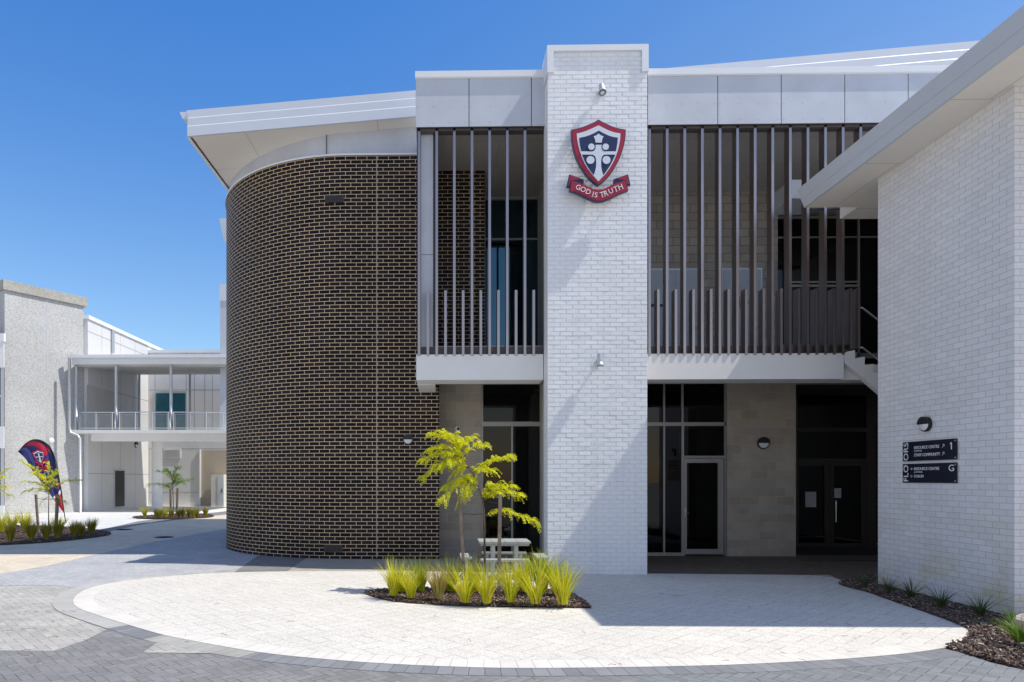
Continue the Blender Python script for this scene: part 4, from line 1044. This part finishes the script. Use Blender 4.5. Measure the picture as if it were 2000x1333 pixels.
for i, (x_, y_, k) in enumerate(back):
    w_ = "rightmost" if i == len(back) - 1 else (ordn[i] + ("" if i == 0 else " from the left"))
    clump(x_, y_, k, (.8, .82, .85, .8, .85, 1.0, .95)[i], f"{desc[k]} grass clump, {w_} in back row of island bed", "grass clump", "ornamental grasses in the island bed", rg.uniform(0, 6))
lf = [(20, 1060, "o", 1.0), (61, 1057, "o", 1.0), (90, 1055, "o", .9), (113, 1053, "o", 1.0), (144, 1050, "o", .9), (159, 1047, "o", .85), (178, 1044, "o", .95)]
for i, (x_, y_, k, s_) in enumerate(lf):
    w_ = "rightmost" if i == len(lf) - 1 else (ordn[i] + ("" if i == 0 else " from the left"))
    clump(x_, y_, k, s_, f"olive grass clump, {w_} in front row of left edge bed", "grass clump", "ornamental grasses in the left bed", rg.uniform(0, 6))
lb = [(2, 1041, "y", 1.0), (24, 1038, "y", 1.1), (50, 1038, "y", 1.1), (115, 1037, "y", .9), (-14, 1052, "y", 1.0)]
for i, (x_, y_, k, s_) in enumerate(lb):
    nm = ("first sunlit yellow clump at the frame edge", "second sunlit yellow clump, left of the left stake", "big sunlit yellow clump just left of the left stake", "sunlit yellow clump behind the right stake", "yellow clump cut by the frame edge")[i]
    clump(x_, y_, k, s_, f"{nm}, back row of left bed", "grass clump", "ornamental grasses in the left bed", rg.uniform(0, 6))
fb = [(283, 1011, "y"), (305, 1012, "o"), (312, 1012.5, "o"), (323, 1012, "y"), (334, 1012.5, "o"), (349, 1012.5, "o"), (358, 1012, "o"), (369, 1011, "o"), (378, 1011.5, "o"), (385, 1010.5, "o"), (401, 1009.5, "o")]
for i, (x_, y_, k) in enumerate(fb):
    w_ = "rightmost" if i == len(fb) - 1 else (ordn[i] + ("" if i == 0 else " from the left") if i < 10 else "")
    clump(x_, y_, k, .78, f"small {desc[k]} grass clump, {w_} in far bed below walkway", "grass clump", "ornamental grasses in the far bed", rg.uniform(0, 6))
wp = [(1690, 1149, "k", .8), (1736, 1160, "k", .75), (1781, 1170, "k", .85), (1839, 1188, "k", .82), (1916, 1207, "k", .8), (1984, 1222, "l", .5), (1994, 1258, "l", .78)]
wl = ["dark strappy plant at the far left tip of the wall bed beside the porch", "second dark strappy plant from the porch along the white wall", "third dark strappy plant, below the directory signs", "fourth dark strappy plant from the porch along the white wall", "dark strappy plant nearest the corner of the white brick wall", "small bright strappy plant beside the pale rock", "large bright green strappy plant in sun at the right edge"]
for (x_, y_, k, s_), l_ in zip(wp, wl): clump(x_, y_, k, s_, l_, "plant", "strappy plants along the white wall", rg.uniform(0, 6))
# rock
mb = MB(); rc = G(2003, 1232, .05); rg2 = random.Random(8)
for i in range(8):
    for j in range(12):
        def rp(i, j):
            th = math.pi * i / 8; ph = 2 * math.pi * (j % 12) / 12; d = Vector((math.sin(th) * math.cos(ph), math.sin(th) * math.sin(ph), math.cos(th)))
            k = 1 + .3 * noise.noise(d * 1.7 + Vector((3, 1, 0))); return rc + Vector((d.x * .11 * k, d.y * .13 * k, .09 + d.z * .11 * k))
        mb.face([rp(i, j), rp(i + 1, j), rp(i + 1, j + 1), rp(i, j + 1)])
tag(mb.build("rock", stone_m, loc=rc), "pale cream rock in the mulch at the right edge", "rock")

# ------------------------------------------------------------------ trees
def leaves(mb, base, dr, n_leaf, rg, size, pinnate=True):
    """one compound leaf: arching rachis with pairs of leaflets"""
    L = size * rg.uniform(.75, 1.25); side = Vector((dr.y, -dr.x, 0)); 
    if side.length < .1: side = Vector((1, 0, 0))
    up = Vector((0, 0, 1)); ro_ = rg.uniform(-.9, .9); side = side.normalized() * math.cos(ro_) + up * math.sin(ro_); pts = []
    for k in range(n_leaf + 1):
        t = k / n_leaf; pts.append(base + dr * L * t + up * L * (.26 * math.sin(t * 2.4) - .36 * t * t))
    for k in range(1, n_leaf + 1):
        ax = (pts[k] - pts[k - 1]).normalized(); lw = size * .17 * (1 - .35 * abs(k / n_leaf - .45)); ll = size * .11
        for sg in (-1, 1):
            o = side * sg; tip = pts[k] + o * lw + ax * lw * .35 + up * rg.uniform(-.012, .006)
            m_ = (pts[k] + tip) / 2
            b0 = len(mb.v); mb.v += [pts[k], m_ + ax * ll * .6 , tip, m_ - ax * ll * .6]
            mb.f.append([b0, b0 + 1, b0 + 2, b0 + 3]); mb.uv.append(None); mb.mi.append(0)
def tree(name, label, Y, trunk, branches, lm, size, stakes, ties, seed, dens=1.0, r0=.022, grp=None, nl=9):
    rg = random.Random(seed)
    base = G(*trunk[0], .05); T = empty(name, base, label, "tree", grp); Y = base.y
    tp = [base] + [P(x_, y_, Y) for x_, y_ in trunk[1:]]
    tp = catmull(tp, 4, False); n = len(tp)
    mb = MB().tube(tp, [r0 * (1 - .72 * i / n) for i in range(n)], 8)
    lv = MB()
    for st_, en, cnt in branches:
        s0 = P(*st_, Y); yo = rg.uniform(-.3, .3) * size * 5; e0 = P(*en, Y); e0.y += yo
        mid = (s0 + e0) / 2 + Vector((0, 0, .12 * (e0 - s0).length)); bp_ = catmull([s0, mid, e0], 5, False)
        mb.tube(bp_, [.3 * r0 * (1 - .7 * i / len(bp_)) + .0015 for i in range(len(bp_))], 5)
        c = int(cnt * dens * 2.1)
        for i in range(c):
            t = .06 + .94 * (i + rg.random() * .6) / c; q = t * (len(bp_) - 1); k = min(int(q), len(bp_) - 2); p = bp_[k].lerp(bp_[k + 1], q - k)
            bd = (bp_[k + 1] - bp_[k]).normalized(); a = rg.choice((-1, 1)) * rg.uniform(.35, 1.3)
            d = Matrix.Rotation(a, 3, 'Z') @ bd; d = (d + Vector((0, rg.uniform(-.5, .5), rg.uniform(-.25, .35)))).normalized()
            leaves(lv, p + Vector((rg.gauss(0, .01), rg.gauss(0, .02), rg.gauss(0, .012))), d, nl, rg, size)
        leaves(lv, bp_[-2], (bp_[-1] - bp_[-2]).normalized(), nl, rg, size)
    mb.build("trunk", bark_m, T, smooth=True); lv.build("crown", lm, T)
    for k_, ((xa_, ya_), (xb_, yb_), wd) in enumerate(stakes):
        b_ = G(xb_, yb_, .04); t_ = P(xa_, ya_, b_.y); ax = (t_ - b_).normalized()
        sx = Vector((1, 0, 0)) * wd; sy = Vector((0, 1, 0)) * wd; m2 = MB()
        lo = [b_ - sx - sy, b_ + sx - sy, b_ + sx + sy, b_ - sx + sy]; m2.prism(lo, t_ - b_); 
        so = tag(m2.build("stake", wood_m, loc=b_), f"{('left', 'right')[k_]} timber stake propping the {label.split(',')[0]}", "stake", "timber tree stakes")
    for (xa_, ya_), (xb_, yb_) in ties:
        a_, b_ = P(xa_, ya_, Y), P(xb_, yb_, Y); m_ = (a_ + b_) / 2 - Vector((0, 0, .01))
        MB().tube([a_, m_, b_], .006, 6).build("tie", tie_m, T)
    return T
br = [((897, 880), (850, 854), 14), ((898, 882), (868, 851), 10), ((899, 884), (884, 855), 9), ((897, 882), (917, 858), 11), ((905, 893), (940, 873), 12),
      ((903, 890), (838, 881), 18), ((905, 895), (827, 899), 18), ((910, 903), (852, 912), 16), ((918, 915), (828, 931), 18), ((913, 908), (880, 905), 14),
      ((925, 930), (992, 896), 22), ((922, 924), (955, 921), 12), ((930, 942), (870, 951), 14), ((933, 948), (861, 976), 16), ((936, 955), (900, 980), 7),
      ((930, 945), (905, 940), 12), ((942, 975), (968, 951), 10), ((943, 978), (1003, 953), 15), ((944, 978), (1017, 970), 16),
      ((945, 1008), (1042, 1018), 20), ((900, 885), (905, 870), 8), ((908, 898), (875, 890), 14), ((915, 912), (890, 925), 12), ((925, 930), (905, 962), 10)]
tree("golden_tree", "golden leaved young tree, staked in the island bed before the pillar", 11.6,
     [(947, 1156), (946.5, 1060), (945.5, 1007), (942, 976), (937.5, 960), (930.8, 945), (922.6, 923.7), (913, 907.5), (903.7, 891), (897, 878)],
     br, leaf_m, .17, [((898, 967), (908, 1158), .025), ((977, 966), (974, 1160), .027)], [((900, 1003.5), (945, 1004)), ((943, 977), (977, 984))], 11, 1.0, .019, "young golden trees")
b2 = [((96, 960), (51, 903), 12), ((96, 950), (52, 912), 12), ((97, 945), (113, 923), 10), ((96, 948), (85, 908), 9), ((96, 950), (60, 924), 10), ((97, 960), (50, 942), 12), ((97, 958), (112, 940), 7),
      ((97, 958), (152, 939), 14), ((97, 962), (46, 960), 13), ((97, 968), (80, 960), 8), ((97, 975), (120, 980), 9), ((97, 964), (70, 948), 9), ((97, 970), (75, 990), 3), ((96, 952), (75, 930), 10), ((96, 952), (100, 928), 9)]
tree("golden_tree", "slim golden young tree, staked before the feather banner", 22, [(95, 1052), (95, 1010), (95, 980), (96, 955), (97, 925)], b2, leaf_m, .19,
     [((70, 966), (76, 1050), .03), ((112, 966), (109, 1052), .035)], [((70, 974), (112, 976))], 21, .9, .018, "young golden trees", 7)
b3 = [((-14, 950), (22, 931), 12), ((-14, 960), (16, 952), 12), ((-14, 945), (8, 918), 8), ((-14, 955), (10, 968), 7), ((-14, 950), (-40, 930), 10), ((-14, 960), (-50, 955), 10), ((-14, 940), (-20, 905), 10)]
tree("golden_tree", "golden young tree, cut off by the left frame edge", 22, [(-14, 1050), (-14, 1000), (-14, 960), (-14, 925)], b3, leaf_m, .19, [], [], 31, .9, .018, "young golden trees", 7)
b4 = [((337.5, 957), (293, 947), 13), ((337.5, 953), (372, 938), 13), ((337.5, 940), (307, 922), 9), ((338, 932), (350, 916), 11), ((338, 932), (329, 922), 8), ((337, 948), (346, 936), 9), ((337, 955), (328, 952), 6), ((337, 938), (330, 920), 8), ((337, 945), (349, 930), 8), ((337, 948), (320, 949), 8), ((337, 946), (352, 944), 9), ((337, 952), (340, 930), 10)]
tree("green_tree", "small green young tree, staked in the far bed below the walkway", 33, [(339, 1012), (338.5, 980), (337.5, 955), (338, 925)], b4, leafg_m, .24,
     [((333, 955), (333.5, 1010), .04), ((347, 954), (345, 1010), .045)], [((333, 964), (347, 964))], 41, 1.5, .03, None, 5)

# ------------------------------------------------------------------ picnic setting
PC = empty("picnic_table", (1.18, 12.65, 0), "pale slatted picnic table with fixed bench seats behind the island grasses", "picnic table")
tx0, tx1 = XP(936, 12.35), XP(1037.5, 12.35); ty0, ty1 = 12.35, 13.02; tz = ZP(1058.5, 12.35, 990)
mb = MB(); nb = 4
for k in range(nb):
    a_ = tx0 + (tx1 - tx0) * k / nb; mb.box(a_ + .004, a_ + (tx1 - tx0) / nb - .004, ty0, ty1, tz - .035, tz)
mb.box(tx0 + .03, tx1 - .03, ty0 + .03, ty0 + .07, tz - .08, tz - .036).box(tx0 + .03, tx1 - .03, ty1 - .07, ty1 - .03, tz - .08, tz - .036)
mb.build("table_top", table_m, PC)
for xx in (XP(963, 12.6), XP(1008, 12.6)):
    MB().box(xx - .035, xx + .035, 12.55, 12.85, 0, tz - .08).build("leg", steel_m, PC)
for (xa_, xb_, ya_, yb_, vert) in ((XP(939, 12.0), XP(1034, 12.0), 11.92, 12.14, 0), (XP(941, 13.2), XP(1028, 13.2), 13.16, 13.36 - .09, 0), (XP(899, 12.5), XP(922, 12.5), 12.30, 13.02, 1), (XP(1046, 12.5), XP(1070, 12.5), 12.30, 13.02, 1)):
    zz = .45; mb = MB(); w2 = (yb_ - ya_) / 2 if not vert else (xb_ - xa_) / 2
    for k in range(2):
        if vert: mb.box(xa_ + w2 * k + .004, xa_ + w2 * (k + 1) - .004, ya_, yb_, zz - .035, zz)
        else: mb.box(xa_, xb_, ya_ + w2 * k + .004, ya_ + w2 * (k + 1) - .004, zz - .035, zz)
    bn = mb.build("bench_seat", table_m, PC)
    m2 = MB(); mx, my = (xa_ + xb_) / 2, (ya_ + yb_) / 2
    if vert: m2.box(mx - .03, mx + .03, my - .03, my + .03, 0, zz - .036)
    else:
        m2.box(xa_ + .08, xa_ + .13, my - .03, my + .03, 0, zz - .036)
        MB().box(xb_ - .13, xb_ - .08, my - .03, my + .03, 0, zz - .036).build("bench_leg", steel_m, bn)
    m2.build("bench_leg", steel_m, bn)
MB().box(XP(899, 12.6), XP(1070, 12.6), 12.63, 12.69, .035, .075).box((tx0 + tx1) / 2 - .03, (tx0 + tx1) / 2 + .03, 11.95, 13.25, .076, .11).build("base_rail", steel_m, PC)

# ------------------------------------------------------------------ twigs and leaf litter
rg = random.Random(77); mb = MB()
for i in range(60):
    px_, py_ = rg.uniform(0, 1900), rg.uniform(1150, 1330)
    if i < 14: px_, py_ = rg.uniform(0, 160), rg.uniform(1190, 1240)
    g = G(px_, py_, .042); a = rg.uniform(0, 6.28); L_ = rg.uniform(.02, .12) if i % 6 else rg.uniform(.12, .25)
    d = Vector((math.cos(a), math.sin(a), 0)); e = Vector((-d.y, d.x, 0)) * rg.uniform(-.03, .03)
    mb.tube([g, g + d * L_ / 2 + e + Vector((0, 0, .004)), g + d * L_], .0022, 4)
tag(mb.build("leaf_litter", bark_m), "scattered thin brown twigs lying on the forecourt paving", "twigs", kind="stuff")
